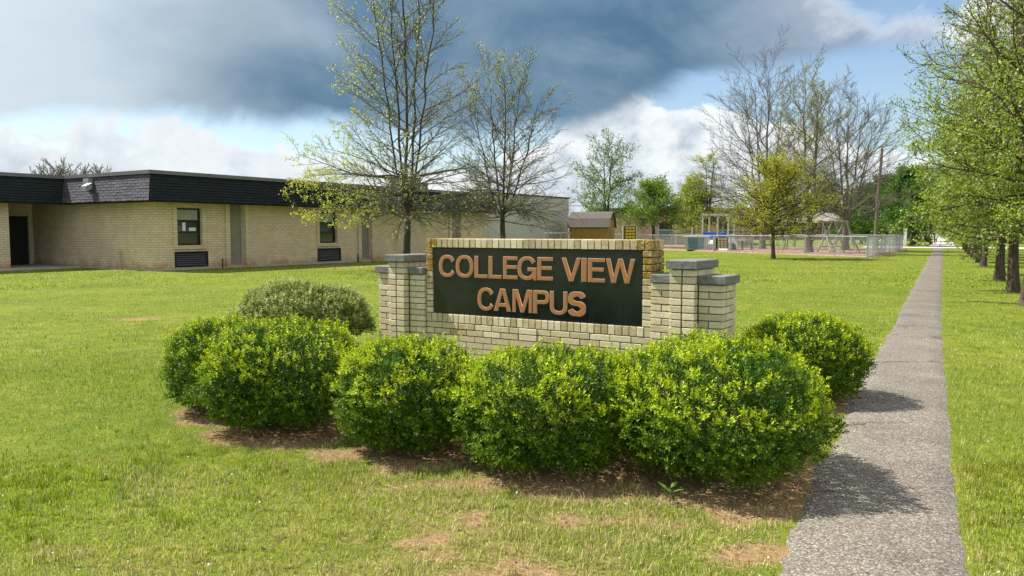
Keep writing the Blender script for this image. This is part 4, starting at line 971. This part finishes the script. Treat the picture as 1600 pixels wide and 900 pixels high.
def playground():
    A = Vector((22.2, 50, 0)); B = Vector((33.6, 69, 0)); Cc = A+Vector((-.38, .92, 0))*46
    fence_line([Cc, A+Vector((-.38, .92, 0))*13.6, A, B, B+Vector((-.5, .86, 0))*26])
    # mulch: raised uneven bed
    n = 46; m_ = 46; V = []; far = [A+Vector((.1, -.5, 0)), B+Vector((.8, .3, 0)), B+Vector((-16, 24, 0)), Cc+Vector((-1, 0, 0))]
    for i in range(n+1):
        for j in range(m_+1):
            p = far[0].lerp(far[1], i/n).lerp(far[3].lerp(far[2], i/n), (j/m_)**1.3); e = min(i, n-i, j, m_-j)
            V.append((p.x, p.y, (-.06 if e == 0 else .05+.10*float(fbm(p.x, p.y, .8, 3)))+float(HT(p.x, p.y))))
    F = [(i*(m_+1)+j, i*(m_+1)+j+1, (i+1)*(m_+1)+j+1, (i+1)*(m_+1)+j) for i in range(n) for j in range(m_)]
    tag(MB().add(V, F).build('mulch_bed', MT['mulch']), kind='structure')
    # swing frame of round timbers
    W = thing('swing_frame', 'weathered timber swing frame with splayed legs inside the fence', 'swing', AT(1300, 58)+Vector((0, 0, .06)), .62); sp = 1.5; h = 2.25
    for i in range(3):
        for sg in (-1, 1):
            for k in (-1, 1):
                if i == 1 and k == 1: continue
                MB().tube([((i-1)*sp+.25*k, sg*1.15, -.1), ((i-1)*sp-.05*k, sg*.03, h+.1)], .065, 8).build('leg', MT['timber'], W)
    MB().tube([(-sp-.35, 0, h), (sp+.35, 0, h)], .08, 8).build('beam', MT['timber'], W)
    for x in (-1.2, -.6, .6, 1.2): MB().tube([(x, 0, h), (x, 0, .5)], .012, 4).build('chain', MT['steel'], W)
    for x in (-.9, .9): MB().cbox((x-.32, -.1, .45), (x+.32, .1, .5), .02).build('seat', MT['black'], W)
    # play deck
    D = thing('play_deck', 'grey timber play tower with blue panels, ramp and roof posts', 'play structure', AT(1122, 68.5)+Vector((0, 0, .08)), -.55)
    for x, y, hh in ((-1.1, -.9, 2.9), (.2, -.9, 2.9), (1.1, -.9, 2.9), (-1.1, .9, 2.9), (1.1, .9, 2.9), (-2.0, -.9, 1.9), (2.0, .2, 1.8), (2.6, .9, 1.7)): MB().cbox((x-.07, y-.07, -.2), (x+.07, y+.07, hh), .015).build('post', MT['timber'], D)
    MB().box((-1.2, -1.0, 2.9), (1.2, -.8, 3.02)).box((-1.2, .8, 2.9), (1.2, 1.0, 3.02)).box((-1.2, -.79, 2.9), (-1.04, .79, 3.02)).box((1.04, -.79, 2.9), (1.2, .79, 3.02)).build('roof_beams', MT['timber'], D)
    MB().box((-1.98, -.8, .75), (2.58, .8, .87)).build('deck', MT['timber'], D)
    MB().cbox((-1.0, -.95, .9), (.1, -.87, 1.5), .03).build('side_panel', MT['blue'], D); MB().cbox((.32, -1.02, .05), (.95, -.92, 1.45), .03).build('slide_panel', MT['blue'], D)
    MB().prism([(-.95, .72), (-2.5, .0), (-2.5, .08), (-.95, .82)], 'x', -.9, .1).build('ramp', MT['grayp'], D)
    for z in (1.15, 1.5): MB().tube([(1.1, -.9, z), (2.0, .2, z), (2.6, .9, z)], .04, 6).build('hand_rail', MT['black'], D)
    for k in range(4): MB().box((-.95, -1.25-.2*k, .58-.17*k), (-.2, -1.02-.2*k, .63-.17*k)).build('step', MT['timber'], D)
    b = thing('toy_bin', 'slate blue storage bin with flared grey sides beside the play deck', 'bin', AT(1088, 67)+Vector((0, 0, .1)), -.3)
    MB().prism([(-.85, 0), (.85, 0), (1.0, 1.05), (-1.0, 1.05)], 'y', -.5, .5).build('body', MT['grayp'], b); MB().prism([(-.6, .08), (.6, .08), (.68, .98), (-.68, .98)], 'y', -.54, -.503).build('front_panel', MT['teal'], b); MB().cbox((-1.08, -.55, 1.04), (1.08, .55, 1.14), .03).build('rim', MT['grayp'], b)
    y = thing('activity_panel', 'yellow pierced activity panel between two grey posts, right of the deck', 'play panel', AT(1128, 64)+Vector((0, 0, .06)), -.3)
    for sx in (-.62, .62): MB().cbox((sx-.1, -.1, -.15), (sx+.1, .1, 1.12), .015).build('post', MT['grayp'], y)
    MB().cbox((-.5, -.03, .2), (.5, .03, 1.05), .02).build('panel', MT['black'], y)
    for i in range(3):
        for j in range(4): MB().cbox((-.34+.25*i, -.055, .26+.2*j), (-.16+.25*i, -.033, .40+.2*j), .01).build('knob', MT['yellow'], y)
    q = thing('play_tunnel', 'pale rounded plastic play tunnel on the mulch next to the yellow panel', 'play tunnel', AT(1138, 65.5)+Vector((0, 0, .08)), .5)
    MB().prism([(.62*math.cos(a), max(0, .95*math.sin(a))) for a in np.linspace(0, math.pi, 14)], 'y', -.5, .5).build('shell', MT['white'], q); MB().prism([(.36*math.cos(a), .05+.55*math.sin(a)) for a in np.linspace(0, math.pi, 12)], 'y', -.52, -.503).build('opening', MT['black'], q)
    y2 = thing('activity_panel', 'tall yellow pierced panel in a pale frame behind the barn shed', 'play panel', AT(984, 66)+Vector((0, 0, .05)), .2)
    for sx in (-.6, .6): MB().cbox((sx-.06, -.06, -.2), (sx+.06, .06, 2.0), .015).build('post', MT['timber'], y2)
    MB().cbox((-.5, -.03, .7), (.5, .03, 2.0), .02).build('panel', MT['black'], y2); MB().box((-.53, -.05, 2.02), (.53, .05, 2.08)).build('top_rail', MT['timber'], y2)
    for i in range(3):
        for j in range(5): MB().cbox((-.4+.28*i, -.06, .76+.25*j), (-.16+.28*i, -.033, .96+.25*j), .02).build('knob', MT['yellow'], y2)
    # barn shed
    s = thing('barn_shed', 'brown board storage shed with dark gambrel barn roof', 'shed', AT(950, 58), R(-16)); w, d, h = 2.9, 3.0, 1.95
    MB().box((-w, 0, 0), (0, d, h)).build('wall', MT['boards'], s)
    prof = [(0-.1, h-.02), (.28, h+.62), (.95, h+1.02), (d/2, h+1.13), (d-.95, h+1.02), (d-.28, h+.62), (d+.1, h-.02)]
    MB().prism([(0, h)]+[(a, b-.06) for a, b in prof[1:-1]]+[(d, h)], 'x', -w+.02, -.02).build('gable', MT['boards'], s)
    rf = MB(); inn = [(a, b-.07) for a, b in prof]; rf.prism(prof+[(a, b-.055) for a, b in prof[::-1]], 'x', -w-.12, .14); rf.build('roof', MT['shedroof'], s)
    for k in range(15): MB().box((-w+.04+k*.193, -.018, .02), (-w+.205+k*.193, -.002, h-.06)).build('plank', MT['boards'], s)
    dr = MB().box((.002, .85, .05), (.03, 2.1, h-.12)).build('door', MT['boards'], s); MB().box((.031, .80, .05), (.05, .88, h-.1)).box((.031, 2.07, .05), (.05, 2.15, h-.1)).box((.031, .89, h-.18), (.05, 2.06, h-.1)).build('door_trim', MT['timber'], dr); MB().box((.002, d/2-.18, h+.5), (.03, d/2+.18, h+.8)).build('gable_vent', MT['black'], s)
    # small railing by the end wall
    r = thing('pipe_railing', 'thin pipe railing before the pale end wall of the school', 'railing', AT(850, 54))
    for x in (0, 1.1, 1.7): MB().tube([(x, 0, -.1), (x, 0, 1.52)], .025, 7).build('post', MT['steel'], r)
    MB().tube([(0, 0, 1.5), (1.75, 0, 1.5)], .035, 7).build('rail', MT['rail'], r)
    # tan hall behind the playground
    t = thing('tan_hall', 'low tan walled hall with dark flat roof behind the playground', 'building', AT(1060, 93)+Vector((0, 0, .05)), 0)
    MB().box((-9, 0, -.3), (8.5, 12, 3.5)).build('wall', MT['tanwall'], t); MB().box((-9.5, -.7, 3.52), (9, 12.5, 4.25)).build('roof', MT['darkroof'], t)
    for x in (-2.4, 4.6): f = MB().box((x, -.06, .8), (x+1.7, -.003, 2.7)).build('window', MT['siding'], t); MB().box((x+.1, -.08, .9), (x+1.6, -.062, 1.7)).build('pane', MT['teal'], f); MB().box((x+.1, -.08, 1.8), (x+1.6, -.062, 2.6)).build('pane', MT['glass'], f)
    MB().box((-.5, -.04, -.1), (-.2, -.003, 3.4)).build('downpipe', MT['siding'], t)
    t2 = thing('covered_walkway', 'dark roofed open walkway with posts right of the tan hall', 'shelter', AT(1180, 84)+Vector((0, 0, .0)), -.1)
    MB().prism([(-1.9, 3.0), (1.9, 3.0), (0, 3.9)], 'x', -4, 4).build('roof', MT['darkroof'], t2)
    for x in (-3.6, -1.2, 1.2, 3.6):
        for yy in (-1.6, 1.6): MB().cbox((x-.09, yy-.09, -.1), (x+.09, yy+.09, 3.0), .01).build('post', MT['bark' if 0 else 'timber'], t2)
    def house(label, p, w, d, h, rh, wm, rm, rz=0):
        k = thing('house', label, 'house', (p.x, p.y, float(HT(p.x, p.y))-.1), rz)
        MB().box((-w/2, 0, -.5), (w/2, d, h)).build('wall', MT[wm], k); MB().prism([(-.5, h), (d+.5, h), (d/2, h+rh)], 'x', -w/2-.5, w/2+.5).build('roof', MT[rm], k)
        for x in np.arange(-w/2+1.2, w/2-1.5, 3.2): f = MB().box((x, -.05, .9), (x+1.1, -.003, 2.1)).build('window', MT['white'], k); MB().box((x+.1, -.065, 1.), (x+1., -.052, 2.)).build('pane', MT['glass'], f)
    house('red brick bungalow with brown roof seen through the swing frame', AT(1275, 120), 20, 8, 2.6, 1.6, 'redbrick', 'taupe')
    house('white sided bungalow beyond the fence near the utility pole', AT(1392, 125), 9, 7, 2.5, 1.8, 'siding', 'grayp')
    # poles and signs
    u = thing('utility_pole', 'tall bare wooden utility pole leaning slightly beyond the fence', 'pole', AT(1366, 76)); MB().tube([(0, 0, -.3), (.15, 0, 4.5), (.42, 0, 9.4)], [.17, .15, .11], 9).build('shaft', MT['pole'], u); MB().tube([(.40, -.12, 8.9), (.40, .12, 8.9)], .03, 6).build('bolt', MT['steel'], u)
    v = thing('marker_post', 'white square post at the lawn edge by the dark green tree', 'post', AT(1413, 84)); MB().cbox((-.13, -.13, -.2), (.13, .13, 1.9), .02).build('shaft', MT['white'], v); MB().cbox((-.16, -.16, 1.902), (.16, .16, 1.97), .02).build('cap', MT['white'], v)
    st = thing('stop_sign', 'grey back of an octagonal sign on a steel post near the road', 'sign', AT(1438, 90)); MB().tube([(0, 0, -.2), (0, 0, 1.6)], .04, 7).build('post', MT['steel'], st)
    MB().prism([(.28*math.cos(a), 1.35+.28*math.sin(a)) for a in np.arange(8)*math.pi/4+math.pi/8], 'y', -.06, -.045).build('plate', MT['steel'], st)
    def car(name, label, p, paint, rz):
        c = thing(name, label, 'car', (p.x, p.y, float(HT(p.x, p.y))+.03), rz); b = MB()
        b.prism([(-2.1, .35), (2.1, .35), (2.15, .7), (1.9, .88), (.95, .95), (-1.9, .98), (-2.15, .75)], 'y', -.85, .85); b.build('body', MT[paint], c)
        MB().prism([(1.0, .94), (.35, 1.42), (-1.15, 1.44), (-1.8, .97)], 'y', -.72, .72).build('cabin', MT['glass'], c); MB().box((-1.1, -.7, 1.441), (.33, .7, 1.48)).build('roof', MT[paint], c)
        for x in (-1.35, 1.35):
            for yy in (-.86, .70): w_ = MB().tube([(x, yy, .32), (x, yy+.17, .32)], .32, 14).build('wheel', MT['tyre'], c); MB().tube([(x, yy-.01, .32), (x, yy+.18, .32)], .18, 10).build('rim', MT['steel'], w_)
    car('parked_car', 'dark car parked left of the road beyond the path end', AT(1441, 94), 'carb', 1.08); car('parked_car', 'white car parked left of the road, beyond the dark one', AT(1452, 110), 'carw', 1.08)
    bl = thing('dark_rail_fence', 'dark rail fence near the stop sign', 'fence', AT(1444, 100)+Vector((0, 0, .1)))
    for x in (-1.2, 0, 1.2): MB().box((x-.05, -.05, -.2), (x+.05, .05, 1.3)).build('post', MT['black'], bl)
    for z in (.5, 1.2): MB().box((-1.25, .051, z), (1.25, .09, z+.08)).build('rail', MT['black'], bl)
playground()
